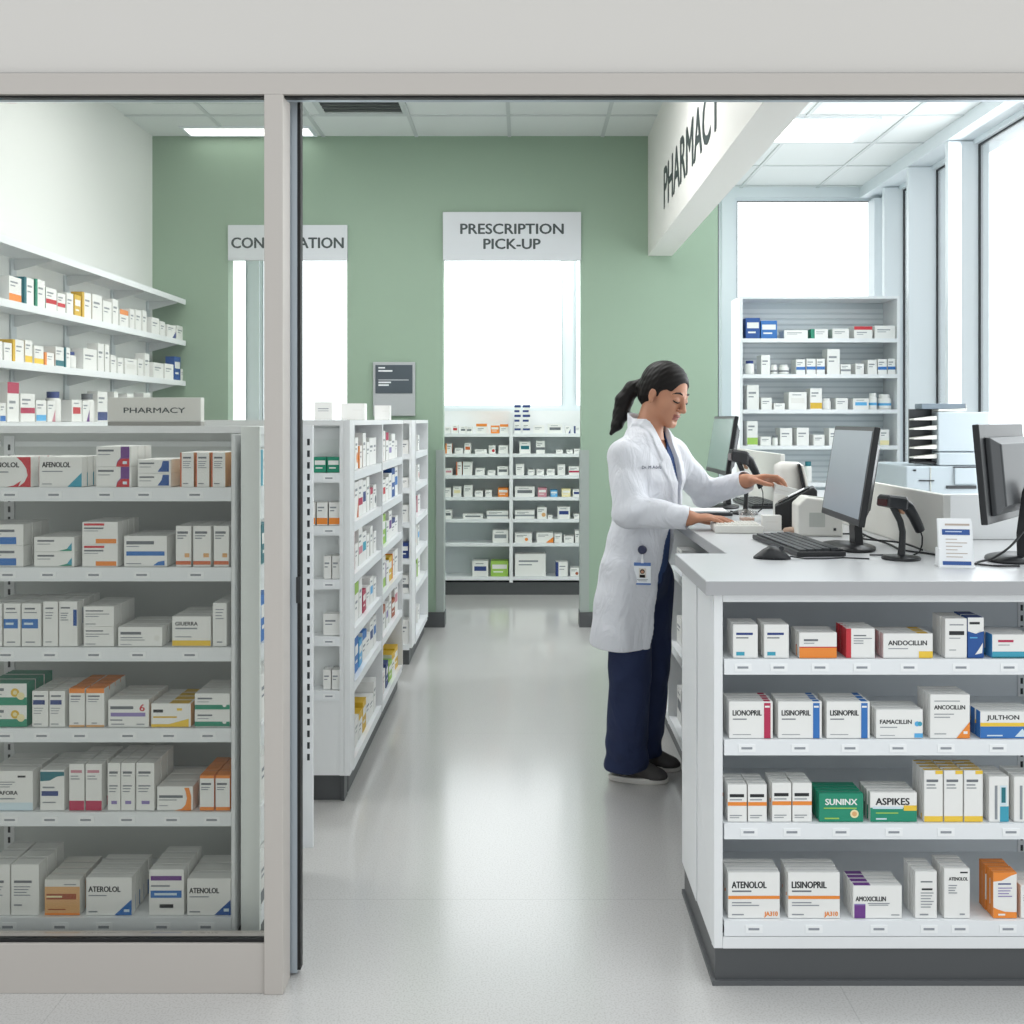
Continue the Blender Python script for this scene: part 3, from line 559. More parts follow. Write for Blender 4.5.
def display_cartons():
    Y = 2.56; zs = [1.226, 1.021, .816, .609, .394, .125]
    P = ['top display shelf', 'second display shelf', 'third display shelf', 'fourth display shelf', 'fifth display shelf', 'bottom display shelf']
    def r(i, *a, **k): row(P[i], Y, zs[i], *a, **k)
    arc = lambda c: [('p', [(.72,0),(.86,.16),(.93,.38),(.90,.62),(.80,.84),(.68,1),(1,1),(1,0)], c)]
    r(0, -14, 31, 457.5, 3, dict(dec=arc('red')+[('p', [(.45,0),(.62,.05),(.78,.2),(.72,0)], 'red'), T('EFENOLOL', .02, .66, .17, .72), g(.05, .5, .5, .04)]), 'EFENOLOL carton with red curve', d=.07)
    r(0, 39, 82, 457.5, 4, dict(dec=[T('AFENOLOL', .07, .66, .18, .66), g(.07, .55, .52, .035), g(.07, .3, .1, .03), ('p', [(.66,0),(1,0),(1,.48)], 'teal')]), 'AFENOLOL carton with teal corner', d=.06)
    pu = dict(dec=[g(.05, .5, .8, .10, 'grey'), g(.05, .4, .6, .04), ('p', [(.70,0),(.95,0),(.95,1),(.70,1),(.70,.45),(.6,.25),(.57,0)], 'purple'), ('p', [(.57,0),(.95,0),(.95,.4),(.72,.4),(.62,.25)], 'red'), g(.76, .88, .2, .14, 'pale')])
    r(0, 96, 131.5, 447, 3, pu, 'white carton with purple block', d=.065, stack=2)
    r(0, 137.5, 171, 460, 2, dict(dec=[g(.05, .5, .72, .12, 'grey'), g(.05, .4, .45, .05), ('p', [(.76,.1),(.95,.1),(.95,.9),(.76,.9),(.72,.5),(.6,.1)], 'darkblue')]), 'flat white carton with blue block', d=.07, stack=2)
    ot = dict(dec=[('r', 0, 0, .1, 1, 'rust'), g(.2, .8, .85, .05, 'grey')]+text_lines(.74, 4, .2, .8, .06)+[g(.2, .6, .1, .03)], side='tan')
    for q, (a, b) in enumerate(((180, 194), (195.3, 209.5), (211, 225.5))): r(0, a, b, 453, 2, ot, '%s upright carton with rust edge' % ['left', 'middle', 'right'][q], d=.08)
    r(1, -21, 23.6, 525, 3, dict(dec=[('r', 0, .06, .84, .4, 'blue'), g(.2, .8, .7, .12, 'grey'), g(.2, .5, .55, .04)]), 'white carton with blue band', d=.07, stack=2)
    r(1, 34, 74.5, 537.5, 2, dict(dec=[g(.08, .5, .74, .12, 'grey'), g(.08, .4, .52, .05), ('p', [(.60,.05),(.94,.05),(.94,.62),(.82,.2)], 'green'), ('p', [(.82,.2),(.94,.62),(.94,.1)], 'teal')]), 'flat carton with green swoosh', d=.07, stack=2)
    r(1, 82, 118, 522.5, 4, dict(dec=[('r', .05, .84, .62, .94, 'red'), ('r', .38, .04, .96, .24, 'orange'), g(.05, .6, .72, .07, 'grey'), g(.05, .45, .6, .03)]), 'white carton with orange foot', d=.06, stack=2)
    r(1, 124, 167, 536.5, 2, dict(dec=[g(.05, .7, .78, .11, 'grey'), g(.05, .35, .66, .03), ('r', .05, .36, .95, .50, 'blue'), ('p', [(.68,.04),(.95,.04),(.95,.2),(.8,.16)], 'blue'), g(.05, .4, .1, .03)]), 'wide white carton with blue stripe', d=.08)
    on = dict(dec=[g(.1, .8, .84, .06, 'grey'), g(.1, .7, .76, .03), g(.1, .5, .7, .03), ('r', 0, .05, 1, .14, 'rust'), g(.58, .9, .28, .1, 'tan')])
    for q, (a, b) in enumerate(((175.6, 191.3), (193, 211), (213.5, 229))): r(1, a, b, 526.5, 2, on, '%s upright carton with rust foot' % ['left', 'middle', 'right'][q], d=.07)
    bl = dict(dec=[g(.15, .7, .88, .04, 'grey'), g(.1, .8, .79, .025), ('r', 0, .42, .86, .64, 'blue'), g(.12, .6, .53, .05, 'pale'), g(.2, .7, .1, .03)])
    r(2, -14, 2, 604, 3, bl, 'left upright carton with blue band', d=.07); r(2, 3.5, 20.5, 604, 3, bl, 'middle upright carton with blue band', d=.07); r(2, 21.5, 41, 604, 3, bl, 'right upright carton with blue band', d=.07)
    r(2, 43, 58, 602, 4, dict(dec=[g(.15, .7, .85, .035, 'grey')]+text_lines(.75, 3, .15, .7, .06)+[g(.15, .6, .1, .02)]), 'plain upright carton', d=.07)
    r(2, 59, 77.5, 602, 4, dict(dec=[g(.08, .6, .86, .035, 'grey')]+text_lines(.74, 4, .08, .5, .05)+[('r', .78, .46, .98, .82, 'darkblue')]), 'upright carton with dark blue side block', d=.07)
    r(2, 83.5, 114, 607, 3, dict(dec=[g(.06, .65, .78, .06, 'grey'), g(.06, .85, .62, .04), g(.06, .5, .5, .04), g(.06, .4, .12, .04)]), 'plain white carton', d=.075, stack=2)
    r(2, 118, 162.5, 627.5, 3, dict(dec=[g(.05, .52, .68, .14, 'grey'), g(.05, .55, .45, .05), g(.05, .6, .33, .04), ('c', .88, .42, .15, 'offwhite'), g(.05, .3, .1, .03)]), 'flat wide white carton', d=.08)
    r(2, 172, 211, 617, 4, dict(dec=[T('GIUERRA', .08, .70, .13, .58), g(.08, .65, .6, .05), g(.08, .5, .32, .03), ('r', 0, .02, 1, .20, 'yellow')]), 'GIUERRA carton with yellow foot', d=.06)
    r(2, 212.5, 226.8, 603.5, 2, dict(dec=text_lines(.85, 4, .2, .8, .07)+[g(.3, .7, .1, .03)]), 'slim upright white carton', d=.08)
    r(3, -15, 27, 684, 3, dict(dec=[('r', 0, 0, 1, .36, 'green'), g(.05, .45, .72, .13, 'grey'), g(.05, .4, .5, .04), ('c', .72, .58, .2, 'gold'), ('c', .86, .42, .18, 'cream'), ('c', .72, .58, .1, 'cream')], top='green', side='green'), 'green and white carton', d=.07, stack=2)
    nv = dict(dec=[g(.1, .75, .86, .05, 'grey'), ('r', .05, .62, .80, .75, 'navy')]+text_lines(.52, 3, .1, .7, .07)+[g(.1, .6, .08, .03)])
    r(3, 32, 48.3, 691.5, 4, nv, 'left upright carton with navy band', d=.07); r(3, 49.3, 65, 691.5, 4, nv, 'right upright carton with navy band', d=.07)
    og = dict(dec=[('r', 0, .88, 1, 1, 'orange'), g(.1, .75, .80, .04, 'grey'), g(.1, .7, .72, .025), g(.1, .6, .66, .02), ('r', 0, 0, 1, .05, 'tan'), g(.3, .6, .1, .03)], top='orange')
    r(3, 69, 85, 689, 4, og, 'left upright carton with orange top', d=.07); r(3, 86, 104.5, 689, 4, og, 'right upright carton with orange top', d=.07)
    r(3, 108, 149, 700, 4, dict(dec=[g(.05, .62, .70, .11, 'grey'), ('r', .06, .38, .92, .52, 'violet'), T('6', .78, .58, .26, .12, 'red', bold=.04), g(.05, .35, .25, .05), g(.08, .4, .1, .04), g(.7, .9, .1, .04)]), 'white carton with violet stripe and red numeral', d=.06)
    r(3, 151, 191, 704, 4, dict(dec=[g(.05, .3, .68, .13, 'ink'), g(.05, .65, .42, .07, 'gold'), ('r', 0, 0, .95, .12, 'yellow'), ('p', [(.45,.12),(.95,.12),(.95,.35)], 'yellow'), ('TR', .45, .95, 'gold'), g(.65, .78, .75, .1, 'yellow')], side='tan'), 'white carton with yellow wedge', d=.06)
    r(3, 194.5, 230, 694, 3, dict(dec=[('r', 0, .04, 1, .32, 'green'), g(.08, .5, .7, .1, 'grey'), g(.08, .4, .5, .04), ('c', .85, .3, .12, 'white')]), 'flat carton with green foot', d=.07, stack=2)
    r(4, -12, 33, 771.5, 3, dict(dec=[('r', 0, 0, 1, .2, 'pale'), T('DEXAFORA', .0, .40, .10, .66), g(.66, .84, .86, .05, 'ink')]+text_lines(.72, 3, .1, .6, .06)+[g(.1, .6, .3, .03)]), 'large DEXAFORA carton with pale foot', d=.07)
    r(4, 40, 64.5, 770.5, 3, dict(dec=[('p', [(0,.72),(.4,.74),(.7,.84),(1,.86),(1,.96),(0,.96)], 'dkteal'), ('r', .05, .36, .75, .48, 'navy'), g(.1, .6, .57, .04), g(.1, .65, .2, .03)]), 'carton with teal wave and navy band', d=.07)
    cr = dict(dec=[('r', 0, 0, 1, .21, 'crimson'), g(.1, .85, .84, .06, 'pink'), g(.1, .6, .74, .02), g(.1, .7, .68, .02)])
    r(4, 69, 84.5, 764.5, 4, cr, 'left upright carton with crimson foot', d=.07); r(4, 85.5, 102, 764.5, 4, cr, 'right upright carton with crimson foot', d=.07)
    gy = dict(dec=[g(.12, .8, .80, .05, 'grey'), g(.12, .7, .73, .02), g(.12, .8, .52, .03, 'mid')]+text_lines(.46, 2, .12, .7, .06)+[g(.3, .75, .17, .07, 'violet')])
    for q, (a, b) in enumerate(((107.5, 120.5), (121, 135), (136, 154.5))): r(4, a, b, 763.5, 3, gy, '%s of three plain grey-printed cartons' % ['left', 'middle', 'right'][q], d=.08)
    r(4, 157, 193, 787, 3, dict(dec=[g(.05, .72, .58, .11, 'grey'), g(.05, .55, .44, .04), g(.05, .3, .2, .03), ('p', [(.50,0),(.7,.08),(.8,.25),(.84,.5),(.80,.8),(.76,.95),(.9,.95),(.96,.6),(.96,0)], 'orange')]), 'white carton with orange arc', d=.075)
    oo = dict(dec=[('r', 0, 0, 1, .1, 'orange'), ('r', 0, .92, 1, 1, 'orange'), g(.1, .8, .76, .06, 'grey'), g(.1, .7, .66, .025), g(.1, .6, .6, .025)], top='orange', side='orange')
    r(4, 199.5, 214.3, 776, 3, oo, 'left carton with orange top and foot', d=.075); r(4, 215.3, 230, 776, 3, oo, 'right carton with orange top and foot', d=.075)
    pl = dict(dec=[g(.1, .75, .66, .05, 'grey')]+text_lines(.56, 4, .1, .7, .055)+[g(.1, .4, .2, .03)])
    r(5, -14, 10, 865, 3, pl, 'left large plain white carton', d=.08); r(5, 11, 39, 865, 3, pl, 'right large plain white carton', d=.08)
    r(5, 44.5, 80, 880, 4, dict(base='tan', top='offwhite', side='offwhite', dec=[('r', 0, .80, 1, 1, 'offwhite'), ('r', 0, 0, 1, .06, 'orange'), ('r', .05, .44, .9, .60, 'brown'), g(.05, .5, .52, .05, 'cream'), g(.55, .9, .86, .03), g(.1, .6, .16, .03, 'brown')]), 'tan carton with brown band', d=.06)
    r(5, 86, 132, 878, 5, dict(dec=[T('ATEROLOL', .05, .62, .15, .70), g(.05, .45, .52, .03), g(.05, .25, .09, .04), ('p', [(.62,0),(1,0),(1,.42)], 'blue'), g(.83, .95, .12, .07, 'pale')]), 'ATEROLOL carton with blue corner', d=.055)
    r(5, 149, 184, 870, 4, dict(dec=[('r', .04, .76, .94, .86, 'purple'), g(.05, .6, .64, .04), ('r', .04, .38, .94, .54, 'blue'), g(.15, .8, .46, .05, 'pale'), g(.3, .7, .2, .08, 'ink')]), 'white carton with purple and blue bands', d=.065)
    r(5, 187, 231, 879, 3, dict(dec=[T('ATENOLOL', .05, .60, .15, .68), g(.05, .5, .5, .03), g(.05, .3, .09, .04), ('p', [(.62,0),(1,0),(1,.42)], 'darkblue'), g(.84, .96, .14, .08, 'pale')]), 'ATENOLOL carton with dark blue corner', d=.07)
display_cartons()

# ------------------------------------------------------------------ small cartons and bottles further back
def style(s):
    """'band orange' and the like -> a carton design and the words for it"""
    k, _, c = s.partition(' ')
    base = [g(.1, .7, .78, .07, 'mid'), g(.1, .5, .64, .05, 'mid')]
    if k == 'plain': return dict(dec=[g(.12, .75, .68, .08, 'mid'), g(.12, .55, .52, .05, 'mid')]), 'plain white carton'
    if k == 'band': return dict(dec=base+[('r', 0, .3, 1, .5, c)]), 'white carton with %s band' % c
    if k == 'foot': return dict(dec=base+[('r', 0, .04, 1, .32, c)]), 'white carton with %s foot' % c
    if k == 'head': return dict(dec=[('r', 0, .72, 1, 1, c), g(.15, .7, .5, .07, 'mid'), g(.15, .5, .35, .05, 'mid')], top=c), 'white carton with %s top' % c
    if k == 'all': return dict(base=c, top=c, side=c, dec=[('r', .08, .5, .92, .78, 'white'), g(.15, .7, .3, .08, 'white')]), 'mostly %s carton' % c
    if k == 'side': return dict(dec=[('r', 0, 0, .22, 1, c)]+[g(.3, .8, .7, .07, 'mid'), g(.3, .7, .5, .05, 'mid')], side=c), 'white carton with %s edge' % c
    if k == 'label': return dict(dec=[('r', .12, .36, .88, .66, c), g(.2, .7, .84, .05, 'mid')]), 'white carton with %s label' % c
    if k == 'corner': return dict(dec=base+[('p', [(.55,0),(1,0),(1,.6)], c)]), 'white carton with %s corner' % c
    if k == 'dot': return dict(dec=base+[('c', .68, .35, .18, c)]), 'white carton with %s spot' % c
    raise KeyError(s)
BOT = {}
def bottle(w, h, s, loc, rz, label, group):
    k = (round(w, 3), round(h, 3), s)
    if k not in BOT:
        _, cap, lab = (s.split(' ')+['white', 'mid'])[:3]; r = w/2; m = MB(); hb = h*.80
        m.lathe([(r*.93, 0), (r, h*.02), (r, hb*.86), (r*.93, hb*.95), (r*.66, hb)], CM('white'), 14)
        m.lathe([(r*1.012, h*.12), (r*1.012, h*.60)], CM('pale' if lab == 'mid' else 'white'), 14)
        m.lathe([(r*1.02, h*.26), (r*1.02, h*.42)], CM(lab), 14)
        c = MB().lathe([(r*.80, hb*.985), (r*.82, h*.99), (r*.76, h)], CM(cap), 14)
        a = m.build('pill_bottle'); b = c.build('cap', a); BOT[k] = (a, b)
    else:
        o, ch = BOT[k]; a = o.copy(); a.name = 'pill_bottle'; b = ch.copy(); b.parent = a; b.name = 'cap'
        col.objects.link(a); col.objects.link(b)
    a.location = loc; a.rotation_euler = (0, 0, rz); tag(a, label, 'bottle', group)
def botdesc(s):
    p = s.split(' ')+['', '']
    return 'white bottle with %s label' % p[2] if p[2] else 'white bottle with %s cap' % (p[1] or 'white')
def runrow(place, Yf, zs, items, d=.09, setback=.02, first='from the left', name='medicine_carton'):
    for i, it in enumerate(items):
        x0, x1, yt, s = it; Y = Yf+setback; w = (x1-x0)*Y/F-.002; h = max(Z(yt, Y)-zs-.002, .012); c = X((x0+x1)/2, Y)
        pos = '%s %s, %s' % (ORD[i], first, place); gr = 'medicines on the '+place
        if s.startswith('bottle'): bottle(w, h, s, (c, Y+w/2, zs+.0018), rng.uniform(-.3, .3), botdesc(s)+', '+pos, gr)
        else:
            sp, dd = style(s); put(carton_mesh(w, h, min(d, .15), sp), 'medicine_carton', (c, Y, zs+.0018), rng.uniform(-.02, .02), dd+', '+pos, 'carton', gr)
def siderow(place, face, sgn, zs, items, setback=.02, first='from the near end', d=.06):
    """along a shelf that runs into the room: (y, width, height, style); the fronts look along +x (sgn 1) or -x (sgn -1)"""
    for i, (y, w, h, s) in enumerate(items):
        x = face-sgn*setback; pos = '%s %s, %s' % (ORD[i], first, place); gr = 'medicines on the '+place
        if s.startswith('bottle'): bottle(w, h, s, (x-sgn*w/2, y, zs+.0018), rng.uniform(-.3, .3), botdesc(s)+', '+pos, gr)
        else:
            sp, dd = style(s); put(carton_mesh(w, h, d, sp), 'medicine_carton', (x, y, zs+.0018), sgn*R(90)+rng.uniform(-.04, .04), dd+', '+pos, 'carton', gr)

def far_goods():
    # gondola end bay
    gz = U['gz']; Y = 3.655
    runrow('top shelf of the gondola end', Y, gz[0], [(313.5, 326.5, 457, 'all green'), (327, 339.8, 457, 'all green')], d=.05)
    runrow('second shelf of the gondola end', Y, gz[1], [(305, 315.5, 502.5, 'foot orange'), (316.5, 327.7, 502.5, 'foot orange'), (328.7, 339.8, 502.5, 'foot orange')], d=.05)
    runrow('third shelf of the gondola end', Y, gz[2], [(323.5, 331.3, 556, 'plain'), (332, 339.8, 556, 'plain')], d=.05)
    runrow('fourth shelf of the gondola end', Y, gz[3], [(323, 339.8, 614, 'plain')], d=.05)
    runrow('fifth shelf of the gondola end', Y, gz[4], [(323, 331, 670, 'plain'), (331.7, 339.8, 670, 'plain')], d=.05)
    names = ['top', 'second', 'third', 'fourth', 'fifth', 'bottom']
    near = [['head orange', 'dot orange', 'side orange', 'plain', 'plain', 'plain', 'plain'], ['head brown', 'corner rust', 'band crimson', 'label navy', 'plain', 'head crimson', 'dot grey'], ['all red', 'plain', 'band pink', 'label teal', 'plain', 'plain', 'plain'],
            ['plain', 'head lime', 'plain', 'all crimson', 'plain', 'label sky', 'plain'], ['foot blue', 'all blue', 'all sky', 'head blue', 'plain', 'label navy', 'label blue'], ['foot rust', 'plain', 'head gold', 'all gold', 'plain', 'plain', 'plain']]
    away = [['all rust', 'side brown', 'head crimson', 'label violet', 'plain', 'plain'], ['plain', 'label red', 'plain', 'plain', 'all darkblue', 'label blue'], ['head navy', 'all lime', 'side green', 'label purple', 'head navy', 'plain'],
            ['all green', 'foot lime', 'side purple', 'all gold', 'side orange', 'plain'], ['all red', 'head brown', 'label violet', 'plain', 'all brown', 'label pink'], ['side grey', 'side crimson', 'all navy', 'all lime', 'head gold', 'all gold']]
    r2 = random.Random(3)
    for k in range(6):
        for (lst, ya, yb, nm) in ((near[k], 3.80, 4.47, 'nearer aisle bay'), (away[k], 4.54, 5.21, 'further aisle bay')):
            its = []; y = ya; step = (yb-ya)/len(lst)
            for s in lst:
                w = step*r2.uniform(.82, .97); its.append((y+step/2, w, r2.uniform(.085, .15), s)); y += step
            siderow('%s shelf, %s' % (names[k], nm), -.644, 1, gz[k], its, setback=.02, d=.09)
    far = [['plain', 'plain', 'plain'], ['label teal', 'plain', 'dot red'], ['dot crimson', 'plain', 'side pink'], ['plain', 'dot orange', 'label sky'], ['label red', 'plain', 'side lime'], ['all navy', 'label darkblue', 'plain']]
    for k in range(6):
        siderow('%s shelf of the far gondola' % names[k], -.644, 1, gz[k], [(5.98+.2*i, .13, r2.uniform(.08, .13), s) for i, s in enumerate(far[k])], setback=.035)
    for k, s in enumerate(['plain', 'plain', 'plain', 'all navy', 'band grey', 'plain']):
        runrow('%s shelf of the far gondola end' % names[k], 5.70, gz[k], [(399.5, 408.8, {0: 440, 1: 478, 2: 505, 3: 543, 4: 575, 5: 620}[k], s)], d=.1)
    # corner unit beside the glass-fronted display
    cs = [['side teal', 'plain', 'plain', 'band grey'], ['all dkteal', 'plain', 'label teal', 'plain'], ['all blue', 'band sky', 'plain', 'plain'], ['plain', 'label grey', 'plain', 'plain'], ['plain', 'plain', 'side mid', 'plain'], ['foot grey', 'plain', 'plain', 'plain']]
    for k, z in enumerate([1.226, 1.021, .816, .609, .394, .125]):
        siderow('%s shelf of the corner unit' % names[k], -.685, 1, z, [(2.66+.115*i, .09, r2.uniform(.09, .125), s) for i, s in enumerate(cs[k])], setback=.006, d=.03)
    # white boxes on top of the gondola
    for (a, b, yt, Y, l) in ((314.5, 332, 402, 3.95, 'small white box with printed panel on top of the gondola, nearest one'), (341, 364.5, 403.5, 4.25, 'wider plain white box on top of the gondola, middle one'), (374.5, 389.5, 405.5, 4.75, 'small plain white box on top of the gondola, furthest one')):
        w = (b-a)*Y/F; sp = dict(dec=[g(.2, .8, .62, .05, 'mid'), g(.2, .8, .5, .03, 'mid')]) if a < 320 else dict(dec=[g(.5, .9, .6, .03, 'offwhite')])
        put(carton_mesh(w, Z(yt, Y)-1.40, .08, sp), 'white_box', (X((a+b)/2, Y), Y, 1.4005), .03, l, 'box', None)
    # stockroom
    sz = U['sz']; Y = 8.0
    q = lambda a: [(430+x0/4.453, 430+x1/4.453, 395+y/4.453, s) for x0, x1, y, s in a]
    S = [[[(66, 92, 142, 'plain'), (100, 124, 134, 'label red'), (134, 160, 140, 'label grey'), (161, 188, 142, 'label grey'), (205, 254, 128, 'head orange'), (270, 308, 136, 'all orange'), (311, 349, 130, 'head orange')],
          [(376, 404, 126, 'band navy'), (413, 446, 126, 'band navy'), (460, 510, 134, 'plain'), (524, 590, 130, 'label grey'), (604, 626, 138, 'corner navy'), (642, 670, 138, 'side navy')]],
         [[(68, 98, 216, 'side orange'), (110, 148, 236, 'plain'), (153, 182, 214, 'label rust'), (200, 254, 242, 'plain'), (262, 292, 224, 'dot red'), (305, 349, 224, 'plain')],
          [(398, 448, 208, 'label dkteal'), (472, 512, 205, 'band grey'), (562, 592, 244, 'plain'), (608, 636, 244, 'plain'), (642, 668, 240, 'plain')]],
         [[(66, 100, 326, 'label pink'), (116, 142, 298, 'side rust'), (146, 188, 298, 'plain'), (202, 244, 326, 'plain'), (256, 292, 336, 'plain'), (300, 349, 318, 'label grey')],
          [(382, 420, 308, 'plain'), (436, 466, 332, 'plain'), (474, 508, 332, 'plain'), (520, 556, 330, 'plain'), (568, 602, 310, 'plain'), (618, 668, 318, 'band crimson')]],
         [[(64, 94, 414, 'plain'), (102, 140, 408, 'label cream'), (150, 190, 402, 'plain'), (200, 236, 426, 'plain'), (246, 276, 424, 'plain'), (302, 349, 414, 'all orange')],
          [(378, 466, 408, 'label grey'), (480, 520, 414, 'all pink'), (536, 568, 424, 'all sky'), (586, 626, 418, 'all cream'), (636, 668, 420, 'label navy')]],
         [[(66, 96, 512, 'label grey'), (146, 236, 530, 'label grey'), (252, 349, 516, 'band mid')],
          [(378, 466, 514, 'band mid'), (477, 520, 500, 'dot tan'), (524, 546, 536, 'plain'), (568, 624, 498, 'label navy'), (640, 668, 530, 'plain')]],
         [[(278, 349, 602, 'label mid')],
          [(378, 454, 616, 'dot orange'), (474, 550, 614, 'corner orange'), (554, 588, 618, 'plain'), (596, 640, 628, 'plain'), (646, 668, 604, 'plain')]],
         [[(188, 260, 740, 'label navy'), (270, 349, 740, 'all lime')],
          [(378, 516, 708, 'plain'), (560, 614, 744, 'side navy'), (624, 668, 770, 'dot brown')]]]
    SN = ['top', 'second', 'third', 'fourth', 'fifth', 'sixth', 'bottom']
    for k in range(7):
        for j, nm in ((0, 'left stockroom bay'), (1, 'right stockroom bay')): runrow('%s shelf, %s' % (SN[k], nm), Y, sz[k], q(S[k][j]), d=.12)
    for (xa, xb, yt, lab) in ((376, 404, 74, 'left'), (413, 446, 74, 'right')):      # tall navy-banded stacks on the top stock shelf
        for s in range(2):
            w = (xb-xa)/4.453*8.02/F; hz = .075
            put(carton_mesh(w, hz, .1, dict(dec=[('r', 0, .7, 1, .95, 'navy'), ('r', 0, .2, .8, .42, 'navy')])), 'medicine_carton', (X(430+(xa+xb)/2/4.453, 8.02), 8.02, sz[0]+.0025+.0775+s*.0765-.0), 0, 'navy striped carton, %s one in the %s stack, top shelf of the stockroom' % (['middle', 'upper'][s], lab), 'carton', 'navy striped cartons')
    # white shelving by the window
    wz = U['wz']; Y = 7.5
    q = lambda a: [(720+max(x0, 139)/5.389, 720+min(x1, 946)/5.389, 290+y/5.389, s) for x0, x1, y, s in a]
    W = [[(134, 216, 150, 'all darkblue'), (220, 308, 165, 'all blue'), (345, 474, 216, 'plain'), (490, 582, 210, 'side green'), (606, 696, 208, 'plain'), (722, 822, 196, 'head red'), (834, 954, 192, 'plain')],
         [(140, 190, 380, 'bottle navy'), (222, 270, 350, 'plain'), (276, 314, 402, 'bottle white grey'), (322, 378, 402, 'bottle white grey'), (410, 460, 374, 'band blue'), (466, 516, 370, 'band blue'), (520, 566, 370, 'band blue'), (578, 646, 318, 'plain'), (650, 706, 400, 'band mid'), (730, 776, 396, 'plain'), (796, 846, 376, 'plain'), (850, 900, 372, 'band blue'), (904, 954, 370, 'band blue')],
         [(146, 210, 512, 'plain'), (222, 280, 580, 'plain'), (290, 350, 610, 'plain'), (370, 468, 550, 'label offwhite'), (486, 550, 530, 'foot gold'), (556, 604, 584, 'bottle white'), (624, 690, 582, 'plain'), (718, 802, 584, 'label sky'), (808, 852, 556, 'bottle white sky'), (862, 934, 562, 'bottle white sky')],
         [(146, 204, 706, 'foot lime'), (218, 276, 790, 'plain'), (284, 316, 784, 'bottle grey'), (324, 390, 744, 'plain'), (414, 480, 742, 'plain'), (504, 564, 780, 'plain'), (588, 650, 745, 'plain'), (862, 912, 752, 'foot cream')],
         [(150, 300, 940, 'plain'), (460, 500, 925, 'bottle dkteal'), (720, 780, 925, 'plain'), (850, 890, 945, 'plain'), (892, 922, 925, 'plain'), (926, 946, 990, 'all blue')]]
    for k in range(5): runrow('%s shelf by the window' % names[k], Y, wz[k], q(W[k]), d=.14)
    # left wall shelves: measured along each board from the near end
    def board(k, z, its, nm):
        out = []
        for (x0, x1, yt, s) in its:
            x0, x1 = x0/4.876, x1/4.876; ya = 2.315/((525-x0)/1000); yb = 2.315/((525-x1)/1000); ym = (ya+yb)/2
            h = Z(230+yt/4.876, ym)-z
            out.append((ym, (yb-ya)*.93, min(max(h, .05), .235), s))
        pre = [(4.07+.1*i, .08, .11+.03*((i*k) % 3), s) for i, s in enumerate(['plain', 'side teal', 'plain'])]
        siderow('%s wall board' % nm, -2.285, 1, z, pre+out, setback=.03, first='along')
    board(1, 1.933, [(-60, 0, 225, 'side dkteal'), (40, 108, 232, 'foot orange'), (116, 168, 236, 'side dkteal'), (172, 220, 245, 'side green'), (224, 276, 286, 'band red'), (280, 318, 312, 'band red'), (324, 358, 310, 'plain'), (362, 396, 320, 'all gold'), (400, 446, 308, 'side gold'), (450, 498, 318, 'plain'), (502, 545, 350, 'plain'), (548, 578, 340, 'plain'), (582, 628, 392, 'head orange'), (634, 656, 388, 'plain'), (660, 690, 392, 'plain'), (695, 716, 396, 'plain'), (740, 776, 430, 'plain'), (780, 806, 448, 'plain'), (815, 858, 466, 'corner navy'), (862, 896, 470, 'plain')], 'second')
    board(2, 1.663, [(-60, 12, 540, 'plain'), (20, 58, 552, 'plain'), (62, 116, 538, 'side gold'), (120, 160, 540, 'foot yellow'), (165, 214, 568, 'foot yellow'), (217, 264, 600, 'side orange'), (270, 312, 572, 'foot dkteal'), (316, 344, 575, 'side dkteal'), (350, 384, 596, 'bottle navy'), (406, 472, 582, 'plain'), (476, 508, 556, 'plain'), (512, 534, 560, 'plain'), (538, 570, 612, 'plain'), (574, 600, 625, 'plain'), (608, 668, 630, 'label offwhite'), (672, 700, 630, 'plain'), (704, 730, 604, 'plain'), (745, 800, 650, 'plain'), (804, 845, 655, 'plain'), (850, 880, 620, 'all darkblue'), (882, 900, 680, 'plain')], 'third')
    board(3, 1.39, [(-60, -5, 760, 'foot blue'), (0, 28, 845, 'foot blue'), (32, 96, 745, 'head crimson'), (98, 172, 800, 'band crimson'), (176, 226, 832, 'foot sky'), (230, 272, 835, 'corner pink'), (276, 312, 790, 'bottle navy'), (350, 398, 830, 'label red'), (402, 438, 836, 'corner purple'), (442, 472, 800, 'bottle grey'), (476, 524, 790, 'foot navy'), (556, 576, 790, 'plain'), (620, 650, 800, 'plain'), (700, 734, 795, 'plain')], 'lowest')
    # goods on the rear cabinet that faces the pharmacist
    for k, z in enumerate((.78, .46, .135)):
        siderow('%s shelf of the rear cabinet' % ['top', 'middle', 'bottom'][k], .615, -1, z, [(3.10+.155*i, .12, .08+.03*((i*3+k) % 3), ['plain', 'label sky', 'plain', 'label grey', 'plain', 'band mid'][(i+k) % 6]) for i in range(12) if min(abs(3.10+.155*i-(2.966+5.6)/2), 9) > .085 and abs(3.10+.155*i-3.96) > .08], setback=.03)
far_goods()
